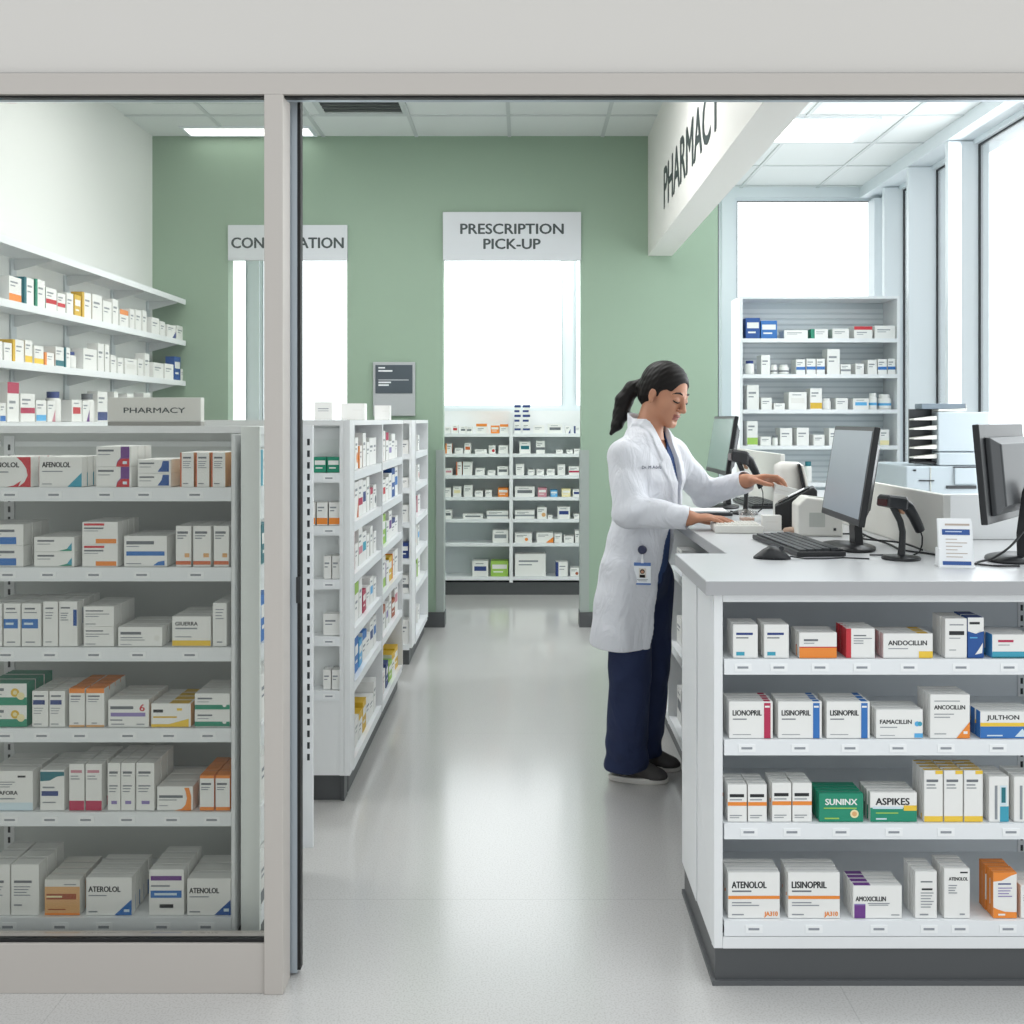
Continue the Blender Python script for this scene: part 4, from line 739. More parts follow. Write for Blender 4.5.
# ------------------------------------------------------------------ things on the counter, copier, desk sign
TZ = 1.0042
def Rz(a): return Matrix.Rotation(a, 4, 'Z')
def Rx(a): return Matrix.Rotation(a, 4, 'X')
def Ry(a): return Matrix.Rotation(a, 4, 'Y')
def Tr(*p): return Matrix.Translation(p)
M_screen = mat('screen_grey', '#7d868e', .3, emit=.16, emitcol='#a4adb5')
M_screen2 = mat('screen_green_reflection', '#6f8480', .2, emit=.18, emitcol='#8fa8a0')  # greenish colour and glow paint a reflection onto the screen
M_dev = mat('device_white', '#e1e0da', .42, bump=.01, bscale=500)
M_dev2 = mat('device_greenish_grey', '#b9bcb6', .5)  # greenish grey for inset panels and slots
M_steel = mat('label_steel', '#a8a49a', .35, metal=.6)
def monitor(loc, rz, label, w=.51, h=.295, zb=.09, tilt=9, screen=None, base='disc'):
    e = empty('computer_monitor', loc, label, 'monitor', None, rz)
    M = Tr(0, 0, zb) @ Rx(R(-tilt)); t = .018
    m = MB(); m.box(-w/2, w/2, 0, t, 0, h, M_gap, M=M)
    m.loft([[M @ Vector((x, y, z)) for x, z in ((-w*.40*k, h*(.5-.42*k)), (w*.40*k, h*(.5-.42*k)), (w*.40*k, h*(.5+.36*k)), (-w*.40*k, h*(.5+.36*k)))] for y, k in ((t, 1.02), (t+.012, 1.0), (t+.028, .82), (t+.032, .80))], M_gap2, smooth=False)
    m.build('housing', e, bevel=.003)
    MB().box(-w/2+.013, w/2-.013, -.0012, -.0002, .02, h-.013, screen or M_screen, M=M).build('screen', e)
    n = MB(); n.loft([[Vector((x*k, y+dy, z)) for x, y in ((-.032, -.012), (.032, -.012), (.032, .012), (-.032, .012))] for z, k, dy in ((.006, 1.15, .055), (zb*.7, 1.0, .052), (zb+h*.30, .95, .066), (zb+h*.42, .9, .078))], M_gap, smooth=False)
    n.build('neck', e, bevel=.003)
    b = MB(); prof = [(.118, 0), (.122, .003), (.120, .009), (.04, .016)]
    b.lathe(prof, M_gap, 32, M=Tr(0, .03, 0) @ Matrix.Diagonal((1.05, .62, 1, 1))); b.build('base', e)
    return e
monitor((.972, 3.10, TZ), R(-93), 'black flat monitor with lit grey screen on the counter beside the keyboard', h=.292, zb=.088, w=.445)
monitor((1.372, 2.865, TZ), R(-130), 'black monitor seen from behind at the right edge of the counter', w=.45, h=.272, zb=.112, tilt=-5)
monitor((.865, 4.55, TZ), R(-90), 'black monitor with greenish reflection painted on its screen on the worktop behind the pharmacist', w=.47, h=.262, zb=.155, tilt=9, screen=M_screen2)
def keyboard(loc, rz, label, w=.44, d=.145):
    e = empty('keyboard', loc, label, 'keyboard', None, rz)
    M = Rx(R(4)); m = MB(); m.prism([(-w/2, 0), (w/2, 0), (w/2, .014), (-w/2, .014)], d, M_gap, M=Tr(0, -d/2, .001)); m.box(-w/2+.01, w/2-.01, d/2-.03, d/2-.004, .014, .022, M_gap)
    m.build('case', e, bevel=.003)
    k = MB(); rows = 5
    for r in range(rows):
        y = -d/2+.012+r*(d-.03)/rows; n = [7, 15, 15, 16, 16][r]; kw = (w-.02)/n
        for i in range(n): k.box(-w/2+.01+i*kw+.0012, -w/2+.01+(i+1)*kw-.0012, y, y+(d-.03)/rows-.003, .0152, .0205+.001*r, M_gap2)
    k.build('keys', e)
keyboard((.843, 3.11, TZ), R(-86), 'black computer keyboard on the counter in front of the lit monitor')
keyboard((1.08, 4.66, TZ), R(-90), 'black keyboard lying on the worktop beyond the reaching hand', w=.42, d=.14)
# mouse
e = empty('computer_mouse', (.705, 2.855, TZ), 'black computer mouse on the near left corner of the counter', 'mouse', None, R(78))
rings = []
for i in range(9):
    t = i/8; y = -.052+.104*t; s = max(math.sin(math.pi*min(max(t*.94+.03, 0), 1)), .05)**.5; hh = (.036*math.sin(math.pi*(t*.82+.1))**.8)
    rings.append([Vector((.031*s*math.cos(a), y, .001+max(0, math.sin(a))*hh*s + (0 if math.sin(a) > 0 else .0))) for a in [2*math.pi*k/20 for k in range(20)]])
MB().loft(rings, M_gap).build('shell', e)
MB().lathe([(.007, -.003), (.007, .003)], M_gap2, 12, M=Tr(0, -.026, .030) @ Ry(R(90))).build('scroll_wheel', e)
MB().tube([(0, -.05, .008), (-.0, -.09, .003), (.02, -.15, .002), (.05, -.20, .002), (.04, -.27, .002)], .002, M_gap).build('cable', e)
# hand scanners on gooseneck stands
def scanner(loc, rz, label, tall=.92):
    e = empty('barcode_scanner', loc, label, 'scanner', None, rz); e.scale = (.88, .88, tall)
    MB().lathe([(.060, 0), (.061, .004), (.058, .009), (.018, .014)], M_gap, 28).build('base', e)
    MB().tube([(0, 0, .008), (.004, 0, .04), (.006, 0, .085), (-.004, 0, .118), (-.022, 0, .145), (-.034, 0, .165)], [.013, .011, .0105, .0105, .011, .012], M_gap, 10).build('gooseneck', e)
    g = MB(); M = Tr(-.030, 0, .178) @ Ry(R(8))
    g.loft([[M @ Vector((x, y*wy, z*hz)) for y, z in ((-.5, -.5), (.5, -.5), (.5, .3), (.36, .5), (-.36, .5), (-.5, .3))] for x, wy, hz in ((-.046, .052, .030), (-.040, .056, .036), (.0, .050, .040), (.032, .046, .042), (.044, .036, .034))], M_gap, smooth=False)
    g.tube([(.0, 0, .176), (.028, 0, .160), (.052, 0, .130), (.072, 0, .098), (.080, 0, .084)], [.017, .019, .017, .0165, .0155], M_gap, 12)
    g.build('gun', e, bevel=.002)
    MB().box(-.0775, -.0765, -.022, .022, .168, .188, mat('scanner_window', '#3a1518', .1), M=Tr(0, 0, 0)).build('window', e)
    tr = MB(); tr.tube([(-.006, 0, .158), (-.0, 0, .146), (.012, 0, .142)], [.006, .007, .004], mat('trigger_amber', '#b0866a', .4), 8); tr.build('trigger', e)
    MB().tube([(.080, 0, .084), (.088, .0, .066), (.091, .004, .04), (.088, .012, .016), (.075, .03, .004), (.03, .075, .003), (-.04, .10, .003)], .0025, M_gap).build('cable', e)
scanner((1.070, 2.845, TZ), R(22), 'black hand scanner on a gooseneck stand beside the leaflet holder')
scanner((.925, 4.20, TZ), R(8), 'black hand scanner on a stand behind the reaching hand', 1.36)
# label printer with dark open cover
e = empty('label_printer', (1.012, 3.46, TZ), 'boxy off-white label printer on the counter left of the lit monitor', 'printer', None, R(-6)); e.scale = (.86, .86, .92)
m = MB(); m.prism([(-.09, 0), (.085, 0), (.085, .10), (.06, .132), (-.055, .145), (-.09, .115)], .15, M_dev, M=Tr(0, -.075, 0)); m.build('body', e, bevel=.008, bseg=3)
m = MB(); m.box(-.045, .015, -.0775, -.0755, .035, .088, M_dev2); m.build('front_panel', e); MB().box(.048, .058, -.0775, -.0755, .022, .032, M_gap2).build('power_button', e)
MB().box(-.05, .05, -.02, .02, .1375, .141, M_dev2, M=Ry(R(5))).build('paper_slot', e)
e = empty('receipt_printer', (.985, 3.645, TZ), 'black wedge-shaped receipt printer beside the off-white label printer', 'printer', None, R(-14)); e.scale = (1, 1, .96)
m = MB(); m.prism([(-.07, 0), (.07, 0), (.075, .150), (.062, .162), (-.072, .088)], .13, M_gap, M=Tr(0, -.065, 0)); m.build('body', e, bevel=.005, bseg=2)
m = MB(); M = Tr(-.005, 0, .1275) @ Ry(R(-29)); m.box(-.062, .062, -.045, .045, 0, .003, M_gap2, M=M); m.build('cover', e)
m = MB(); m.box(-.02, .045, -.035, .035, .004, .0055, M_lab, M=M); m.build('paper', e)
# upright white dispenser and slanted customer display in front of the far divider
e = empty('card_terminal', (1.085, 4.12, TZ), 'white rounded terminal with a slanted black-edged display on the worktop', 'terminal', None, R(-8)); e.scale = (.82, .82, .94)
MB().lathe([(.075, 0), (.075, .20), (.070, .225), (.045, .238)], M_dev, 24, M=Matrix.Diagonal((1, .8, 1, 1))).build('body', e)
m = MB(); M = Tr(.105, -.01, .005) @ Ry(R(-14)); m.box(-.012, .0, -.08, .08, 0, .235, M_gap, M=M); m.build('display_bezel', e, bevel=.004)
m = MB(); m.box(.0005, .014, -.078, .078, 0, .225, M_dev, M=M); m.build('display_back', e, bevel=.004)
# dividers
e = MB().box(-.011, .011, 0, 1.12, 0, .178, M_dev); o = e.build('counter_divider', loc=(1.226, 2.905, TZ), bevel=.003); tag(o, 'low white divider panel standing on the counter behind the nearer scanner', 'divider panel')
o = MB().box(-.011, .011, 0, .95, 0, .238, M_dev).build('counter_divider', loc=(1.19, 4.62, TZ), bevel=.003); tag(o, 'taller white divider panel on the worktop behind the far scanner', 'divider panel')
o = MB().box(0, .60, -.011, .011, 0, .150, M_white).build('counter_divider', loc=(1.245, 3.32, TZ), bevel=.003); tag(o, 'low white cross panel on the counter behind the monitor at the right edge', 'divider panel')
# leaflet holder
e = empty('leaflet_holder', (1.158, 2.682, TZ), 'white leaflet holder with blue-banded leaflets at the counter front', 'leaflet holder', None, R(-8))
M = Rx(R(-10)); m = MB(); m.box(-.044, .044, .004, .009, 0, .132, M_lab, M=M); m.box(-.046, -.043, -.004, .035, 0, .05, M_lab); m.box(.040, .046, .004, .04, .0, .125, M_lab, M=M); m.box(-.046, .046, -.006, .045, 0, .004, M_lab); m.build('stand', e)
Mb = mat('leaflet_blue', '#2f5596', .5); m = MB()
m.box(-.042, .042, .0005, .004, .004, .130, M_lab, M=M)
def lb(u0, u1, v0, v1, c, y=.0001): m.box(u0*.084-.042, u1*.084-.042, y-.0006, y, .004+v0*.126, .004+v1*.126, c, M=M)
lb(.1, .95, .66, .78, Mb); lb(.08, .95, .02, .1, Mb); Mti = mat('leaflet_ink', '#b9a99c', .6); lb(.2, .95, .86, .90, Mti); lb(.2, .7, .72, .74, mat('leaflet_pale', '#c9d6ea', .6), -.0008)
for i in range(6): lb(.2, .55+.3*((i*5) % 3)/2, .56-i*.075, .575-i*.075, Mti)
m.build('leaflet', e)
# small things around the pharmacist's hands
e = empty('counting_tray', (.752, 3.56, TZ), 'white ridged pill counting tray under the resting hand', 'tray', None, R(-4))
m = MB(); m.prism([(-.082, 0), (.082, 0), (.084, .024), (.078, .028), (-.078, .028), (-.084, .024)], .15, M_dev, M=Tr(0, -.075, 0)); m.build('body', e, bevel=.003)
m = MB()
for i in range(11):
    for j in range(4): m.box(-.072+i*.0132, -.062+i*.0132, -.066+j*.034, -.040+j*.034, .0282, .0315, M_dev)
m.build('ridges', e)
e = empty('measuring_cup', (.83, 3.74, TZ), 'small clear cup of pink liquid behind the counting tray', 'cup')
mg = glass_mat('clear_plastic', (.96, .96, .95), .25)
m = MB(); m.lathe([(.027, 0), (.033, .06), (.031, .06), (.025, .003)], mg, 20); m.build('cup', e)
MB().lathe([(.0245, .0035), (.028, .03)], mat('pink_liquid', '#dcb8a8', .2), 20).build('liquid', e)
o = MB().lathe([(.012, 0), (.027, .004), (.030, .011), (.024, .018), (.010, .021)], mat('tan_plastic', '#bfa28e', .45), 20, M=Matrix.Diagonal((1.1, .75, 1, 1))).build('pill_dish_lid', loc=(.935, 3.50, TZ)); tag(o, 'small tan oval lid lying on the counter before the label printer', 'lid')
put(carton_mesh(.065, .055, .05, dict(dec=[g(.15, .8, .6, .05, 'offwhite')])), 'white_box', (.880, 3.56, TZ), -.1, 'plain white box on the counter beside the counting tray', 'box', None)
e = empty('document_tray', (.74, 4.22, TZ), 'flat grey tray of papers on the worktop behind the hands', 'tray', None, R(-3))
m = MB(); m.box(-.12, .12, -.10, .10, 0, .012, M_gap2); m.build('tray', e, bevel=.003); MB().box(-.105, .105, -.085, .085, .0125, .018, M_lab).build('paper', e)
def cable(pts, label):
    o = MB().tube(pts, .0032, M_gap, 6).build('cable'); tag(o, label, 'cable')
def sm(pts, n=6):
    P = [Vector(p) for p in pts]; P = [P[0]]+P+[P[-1]]; out = []
    for i in range(1, len(P)-2):
        for k in range(n):
            t = k/n; a, b, c, d = P[i-1:i+3]; out.append(.5*((2*b)+(c-a)*t+(2*a-5*b+4*c-d)*t*t+(3*b-a-3*c+d)*t**3))
    return out+[P[-2]]
z = TZ+.0034
cable(sm([(1.08, 3.33, z+.05), (1.10, 3.24, z+.02), (1.15, 3.16, z), (1.14, 3.02, z), (1.19, 2.93, z), (1.205, 2.86, z)]), 'black cable curving behind the lit monitor to the divider')
cable(sm([(1.075, 3.45, z), (1.14, 3.36, z+.008), (1.09, 3.22, z+.010), (1.17, 3.12, z+.010), (1.20, 3.02, z)]), 'second black cable lying behind the label printer')
cable(sm([(1.40, 2.80, z+.085), (1.345, 2.775, z+.04), (1.295, 2.77, z+.010), (1.25, 2.76, z), (1.232, 2.725, z), (1.27, 2.69, z), (1.33, 2.69, z)]), 'black cable looping beside the monitor at the right edge')
# copier with sorter trays
Yc = 5.55; e = empty('photocopier', (0, Yc, 0), 'large white photocopier with a stack of sorter trays behind the counter', 'photocopier')
def cx(p): return X(p, Yc)
def cz_(p): return Z(p, Yc)
M_cop = mat('copier_grey_white', '#aeb8be', .45); MB().box(cx(906), cx(992), 0, .55, .03, cz_(466), M_cop).build('cabinet', e, bevel=.008)
MB().box(cx(939), cx(990), 0.01, .3, cz_(452)+.002, cz_(412), M_cop).box(cx(939), cx(990), 0, .3, cz_(465.5), cz_(452.5), M_cop).build('scanner_body', e, bevel=.006)
MB().box(cx(940), cx(968), .02, .3, cz_(411.5), cz_(409), M_dev).box(cx(923), cx(968), .02, .12, cz_(409), cz_(403.5), mat('copier_lid', '#6d7a84', .5)).build('document_feeder', e, bevel=.004)
for i in range(5):
    z0 = cz_(418+i*9.6); m = MB()
    m.prism([(cx(915.5), z0-.012), (cx(938.5), z0-.012), (cx(938.5), z0+.012), (cx(932), z0+.008), (cx(915.5), z0-.004)], .07, M_dev, M=Tr(0, .02, 0)); m.build('sorter_tray', e)
MB().box(cx(916), cx(938.8), .095, .11, cz_(464), cz_(409), M_gap2).box(cx(917), cx(938.5), .03, .095, cz_(464), cz_(462), M_gap).build('sorter_back', e)
m = MB()
for (a, b, y, t) in ((953, 976, 466.5, 1.2), (946, 976, 485.5, 3.2), (950, 974, 503.5, 2), (919, 934, 480, 1.2)): m.box(cx(a), cx(b), -.006, -.0005, cz_(y+t), cz_(y), M_gap2)
m.box(cx(930), cx(931), -.004, -.0005, cz_(500), cz_(467), M_dev2); m.box(cx(913), cx(916), -.004, -.0005, cz_(471), cz_(469.5), M_gap2); m.build('drawer_slots', e)
m = MB().box(cx(954), cx(975), -.012, -.001, cz_(484), cz_(468), M_cop); m.build('output_bin', e, bevel=.003)
# desk sign on top of the glass-fronted display
Ys = 2.86; w = X(201, Ys)-X(108, Ys); h = Z(397.5, Ys)-1.3835; e = empty('pharmacy_sign', ((X(108, Ys)+X(201, Ys))/2, Ys, 1.3835), 'pale block sign reading PHARMACY standing on top of the glass-fronted display', 'sign')
m = MB(); m.box(-w/2, w/2, 0, .03, .012, h, mat('sign_acrylic', '#d5d4cf', .35)); m.text('PHARMACY', (0, -.0006, .012+(h-.012)*.36), .0112*Ys/2.6*3.6*.36, M_ink, align='c', maxw=w*.66, bold=.03, stretch=2); m.build('panel', e, bevel=.0015)
MB().box(-w/2, w/2, -.002, .032, 0, .0115, mat('sign_base', '#9a9893', .4)).build('base', e)
# office chair seen through the left opening
e = empty('office_chair', (X(238, 7.5), 7.5, 0), 'dark office chair seen through the consultation opening', 'chair', None, R(25))
Mc = mat('chair_fabric', '#3c434b', .8, bump=.1)
MB().box(-.22, .22, -.22, .22, .44, .50, Mc).build('seat', e, bevel=.02, bseg=3); MB().box(-.20, .20, .20, .25, .62, 1.40, Mc).build('backrest', e, bevel=.02, bseg=3)
MB().tube([(0, .2, .46), (0, .27, .52), (0, .25, .75)], .015, M_gap).build('back_bar', e); MB().lathe([(.025, .07), (.025, .44)], M_gap, 12).build('gas_post', e)
m = MB()
for k in range(5):
    a = 2*math.pi*k/5; m.tube([(0, 0, .09), (.26*math.cos(a), .26*math.sin(a), .05)], [.02, .014], M_gap); m.lathe([(.02, -.02), (.02, .02)], M_gap, 10, M=Tr(.27*math.cos(a), .27*math.sin(a), .026) @ Rz(a+R(90)) @ Ry(R(90)))
m.build('star_base', e)
# ------------------------------------------------------------------ the pharmacist: smooth distance fields turned into continuous surfaces
def V3(*p): return np.array(p, dtype=np.float64)
class Field:
    def __init__(s, lo, hi, h):
        s.lo = np.array(lo, float); s.h = h; s.n = np.ceil((np.array(hi)-s.lo)/h).astype(int)+1; s.a = np.ones(s.n, np.float32)
    def _sub(s, lo, hi):
        i0 = np.clip(np.floor((np.array(lo)-s.lo)/s.h).astype(int), 0, s.n); i1 = np.clip(np.ceil((np.array(hi)-s.lo)/s.h).astype(int)+1, 0, s.n)
        ax = [(s.lo[k]+s.h*np.arange(i0[k], i1[k])).astype(np.float32) for k in range(3)]
        return tuple(slice(i0[k], i1[k]) for k in range(3)), ax[0][:, None, None], ax[1][None, :, None], ax[2][None, None, :]
    def add(s, fn, lo, hi, k=.01, op='+'):
        m = k+.012; sl, x, y, z = s._sub(np.array(lo)-m, np.array(hi)+m); a = s.a[sl]
        if a.size == 0: return
        b = fn(x, y, z)
        if op == '-': a, b = -a, b
        h = np.clip(.5+.5*(b-a)/k, 0, 1); r = b+(a-b)*h-k*h*(1-h)
        s.a[sl] = -r if op == '-' else r
    def cone(s, p, q, r0, r1, k=.01, op='+'):
        p = V3(*p); q = V3(*q); d = q-p; L2 = d@d+1e-12
        def fn(x, y, z):
            px, py, pz = x-p[0], y-p[1], z-p[2]; t = np.clip((px*d[0]+py*d[1]+pz*d[2])/L2, 0, 1)
            return np.sqrt((px-t*d[0])**2+(py-t*d[1])**2+(pz-t*d[2])**2)-(r0+(r1-r0)*t)
        r = max(r0, r1); s.add(fn, np.minimum(p, q)-r, np.maximum(p, q)+r, k, op)
    def ell(s, c, r, M=None, k=.01, op='+'):
        """ellipsoid; M: 3x3 whose columns are its axes in the world"""
        c = V3(*c); A = np.eye(3) if M is None else np.array(M); R_ = max(r); mn = min(r)
        def fn(x, y, z):
            p = (x-c[0], y-c[1], z-c[2]); q = [(p[0]*A[0, i]+p[1]*A[1, i]+p[2]*A[2, i]) for i in range(3)]
            k0 = np.sqrt(sum((q[i]/r[i])**2 for i in range(3))); k1 = np.sqrt(sum((q[i]/r[i]**2)**2 for i in range(3)))+1e-6
            return k0*(k0-1)/k1
        s.add(fn, c-R_, c+R_, k, op)
    def mesh(s):
        a = s.a; sg = a < 0; n = s.n
        cnt = np.zeros(n-1, np.uint8)
        for i in (0, 1):
            for j in (0, 1):
                for k in (0, 1): cnt += sg[i:n[0]-1+i, j:n[1]-1+j, k:n[2]-1+k]
        I = np.argwhere((cnt > 0) & (cnt < 8)); idm = np.full(n-1, -1, np.int32); idm[I[:, 0], I[:, 1], I[:, 2]] = np.arange(len(I))
        C = {(i, j, k): a[I[:, 0]+i, I[:, 1]+j, I[:, 2]+k] for i in (0, 1) for j in (0, 1) for k in (0, 1)}
        P = np.zeros((len(I), 3)); w = np.zeros(len(I))
        for ax in range(3):
            for u in (0, 1):
                for v in (0, 1):
                    c0 = [0, 0, 0]; o = [k for k in range(3) if k != ax]; c0[o[0]], c0[o[1]] = u, v; c1 = list(c0); c1[ax] = 1
                    d0, d1 = C[tuple(c0)], C[tuple(c1)]; m = (d0 < 0) != (d1 < 0); t = np.where(m, d0/(d0-d1+1e-12), 0)
                    for k in range(3): P[:, k] += np.where(m, c0[k]+(t if k == ax else 0), 0)
                    w += m
        P = s.lo+s.h*(I+P/w[:, None]); Fs = []
        for ax in range(3):
            o = [(ax+1) % 3, (ax+2) % 3]; s0 = [slice(None)]*3; s1 = [slice(None)]*3; s0[ax] = slice(0, -1); s1[ax] = slice(1, None)
            A, B = sg[tuple(s0)], sg[tuple(s1)]; E = np.argwhere(A != B); E = E[(E[:, o[0]] > 0) & (E[:, o[1]] > 0) & (E[:, o[0]] < n[o[0]]-1) & (E[:, o[1]] < n[o[1]]-1)]
            fl = A[E[:, 0], E[:, 1], E[:, 2]]; q = []
            for du, dv in ((1, 1), (0, 1), (0, 0), (1, 0)):
                e = E.copy(); e[:, o[0]] -= du; e[:, o[1]] -= dv; q.append(idm[e[:, 0], e[:, 1], e[:, 2]])
            q = np.stack(q, 1); q[~fl] = q[~fl][:, ::-1]; Fs.append(q)
        return P, np.concatenate(Fs)
    def build(s, name, mats, parent=None, pick=None, smooth=2):
        P, Fq = s.mesh()
        for _ in range(smooth):
            acc = np.zeros_like(P); c = np.zeros(len(P))
            for i in range(4):
                for j in ((i+1) % 4, (i+3) % 4): np.add.at(acc, Fq[:, i], P[Fq[:, j]]); np.add.at(c, Fq[:, i], 1)
            P = P*.5+.5*acc/np.maximum(c, 1)[:, None]
        me = bpy.data.meshes.new(name); me.from_pydata(P.tolist(), [], Fq.tolist())
        for m in mats: me.materials.append(m)
        if pick is not None: me.polygons.foreach_set('material_index', pick(P[Fq].mean(1)).astype(np.int32))
        me.polygons.foreach_set('use_smooth', np.ones(len(Fq), bool)); me.update()
        o = bpy.data.objects.new(name, me); col.objects.link(o)
        if parent: o.parent = parent
        return o

def skin_mat():
    m = mat('skin', '#b98468', .48, var=.04, vscale=14); b = m.node_tree.nodes['Principled BSDF']
    b.inputs['Subsurface Weight'].default_value = .12; b.inputs['Subsurface Radius'].default_value = (.012, .005, .003); b.inputs['Subsurface Scale'].default_value = .6
    return m
M_skin = skin_mat(); M_lip = mat('lip', '#a0655a', .45); M_hair = mat('black_hair', '#100c0a', .5, bump=.2, bscale=160, spec=.25)
M_coat = mat('white_coat_cotton', '#d9dbe1', .85, bump=.06, bscale=500)
def add_folds(m, scale, dist, strength):
    # soft wrinkles: stretched noise as bump under the weave
    nt = m.node_tree; b = nt.nodes['Principled BSDF']; tc = nt.nodes.new('ShaderNodeTexCoord'); mp = nt.nodes.new('ShaderNodeMapping'); mp.inputs['Scale'].default_value = (1.0, 1.0, .55); mp.inputs['Rotation'].default_value = (0, .5, .3)
    n = nt.nodes.new('ShaderNodeTexNoise'); n.inputs['Scale'].default_value = scale; n.inputs['Detail'].default_value = 3; n.inputs['Distortion'].default_value = .8
    bp = nt.nodes.new('ShaderNodeBump'); bp.inputs['Strength'].default_value = strength; bp.inputs['Distance'].default_value = dist
    nt.links.new(tc.outputs['Object'], mp.inputs[0]); nt.links.new(mp.outputs[0], n.inputs['Vector']); nt.links.new(n.outputs['Fac'], bp.inputs['Height']); nt.links.new(bp.outputs['Normal'], b.inputs['Normal'])
add_folds(M_coat, 13, .03, .75)
M_navy = mat('navy_scrub_cotton', '#18264a', .8, bump=.08, bscale=500)
M_navy2 = mat('blue_scrub_cotton', '#26406f', .8, bump=.08, bscale=500)
add_folds(M_navy, 11, .02, .7)
M_shoe = mat('shoe_grey', '#3f3c3b', .7, bump=.1, bscale=400); M_sole = mat('shoe_sole', '#d9d6d0', .6)

YW = 3.86
def W(px, py, dy=0): return V3(*at(px, py, YW+dy))
yaw = R(34); FWD = V3(math.cos(yaw), -math.sin(yaw), 0); LFT = V3(math.sin(yaw), math.cos(yaw), 0); UP = V3(0, 0, 1)
RS, RE, RW_ = W(623, 459, -.14), W(629, 511, -.21), W(687, 518, -.265)
LS, LE, LW_ = W(674, 456, .125), W(706, 494, .26), W(745, 481, .07)
RH, RK, RA = W(630, 578, -.07), W(630, 672, -.055), W(626, 763, .025)
LH, LK, LA = W(650, 578, .085), W(650, 668, .12), W(640, 754, .16)
NB = W(649, 437, 0)
# head frame: x forward, y left, z up
HC = W(665, 393.5, -.005); hy, hp = R(41), R(22)
HM = np.array(Matrix.Rotation(-hy, 3, 'Z') @ Matrix.Rotation(hp, 3, 'Y') @ Matrix.Rotation(R(-3), 3, 'X'))
def H(x, y, z): return HC+HM @ V3(x, y, z)

def head(f):
    E = lambda c, r, k=.012, op='+': f.ell(H(*c), r, HM, k, op)
    E((-.014, 0, .030), (.092, .072, .083)); E((.026, 0, -.022), (.058, .060, .082), .02); E((.040, 0, -.072), (.043, .044, .036), .02)
    f.cone(H(.070, -.010, -.098), H(.070, .010, -.098), .017, .017, .018)
    for s in (-1, 1):
        E((.054, s*.037, -.030), (.026, .022, .026), .018); f.cone(H(.078, s*.012, .020), H(.066, s*.046, .016), .009, .008, .010)
        E((.098, s*.031, .000), (.015, .019, .012), .010, '-'); E((.0715, s*.031, -.001), (.0145, .018, .0125), .005)
        E((-.008, s*.072, -.010), (.016, .0065, .027), .005); E((-.004, s*.079, -.006), (.009, .004, .015), .004, '-'); E((-.003, s*.073, -.036), (.009, .006, .010), .005)
        E((.094, s*.011, -.037), (.009, .008, .007), .006)
    f.cone(H(.082, 0, .012), H(.104, 0, -.032), .0075, .0105, .010); E((.088, 0, -.060), (.0085, .0205, .0048), .005); E((.0835, 0, -.0700), (.0085, .017, .0050), .005)
    E((.0950, 0, -.0652), (.009, .022, .0014), .002, '-'); E((.088, 0, -.083), (.008, .016, .005), .006, '-')
def finger(f, p, dirs, lens, r0, r1):
    n = len(lens)
    for i in range(n):
        q = p+dirs[i]*lens[i]; a = r0+(r1-r0)*i/n; b = r0+(r1-r0)*(i+1)/n; f.cone(p, q, a, b, .003); p = q
    return p
def hand(f, wrist, Fd, N, T, curls, thumb, spread=.10):
    """Fd: towards the fingers, N: the way the palm faces, T: the thumb's side"""
    Fd = Fd/np.linalg.norm(Fd); N = N-Fd*(N@Fd); N /= np.linalg.norm(N); T = np.cross(Fd, N)*(1 if np.cross(Fd, N)@T > 0 else -1)
    A = np.stack([Fd, T, N], 1); c = wrist+Fd*.050
    f.ell(c, (.050, .036, .0150), A, .010); f.ell(c+Fd*.022+T*.002, (.026, .037, .0125), A, .008); f.ell(c-Fd*.012+T*.020+N*.006, (.030, .016, .014), A, .008)
    f.cone(wrist-Fd*.025, wrist+Fd*.012, .0245, .0235, .02)
    L = [(.040, .024, .019), (.044, .028, .020), (.041, .026, .020), (.031, .020, .018)]; tips = []
    for i, (off, ln) in enumerate(zip((.026, .0085, -.009, -.0255), L)):
        base = wrist+Fd*(.086-.004*abs(i-1)-(.006 if i == 3 else 0))+T*off; sp = spread*(1.5-i); b = 0; dirs = []
        for cu in curls[i]:
            b += cu; d = (Fd*math.cos(b)+N*math.sin(b)); d = d+T*sp*.35*math.cos(b); dirs.append(d/np.linalg.norm(d))
        tips.append(finger(f, base, dirs, ln, .0090 if i < 3 else .0078, .0066 if i < 3 else .0058))
    b = wrist+Fd*.026+T*.030+N*.006; dirs = []
    for (u, v, w_) in thumb: d = Fd*u+T*v+N*w_; dirs.append(d/np.linalg.norm(d))
    tips.append(finger(f, b, dirs, (.030, .028, .022), .0115, .0078)); return tips

def levels(L):
    L = sorted(L); zz = np.array([l[0] for l in L]); a, b, cx, cy = (np.array([l[i] for l in L]) for i in (1, 2, 3, 4))
    def fn(grow=0.0, n=2.0):
        def g_(x, y, z):
            zc = np.broadcast_to(z, (1, 1, z.shape[2])).ravel(); A = (np.interp(zc, zz, a)+grow)[None, None, :]; B = (np.interp(zc, zz, b)+grow)[None, None, :]
            dx = x-np.interp(zc, zz, cx)[None, None, :]; dy = y-np.interp(zc, zz, cy)[None, None, :]
            l = dx*LFT[0]+dy*LFT[1]; q = dx*FWD[0]+dy*FWD[1]; r = (np.abs(l/A)**n+np.abs(q/B)**n)**(1/n)
            return ((r-1)*np.minimum(A, B)).astype(np.float32)
        return g_
    return fn, (lambda z: (np.interp(z, zz, cx), np.interp(z, zz, cy)))
def lev(py, px, a, b, dy=0): p = W(px, py, dy); return (p[2], a, b, p[0], p[1])
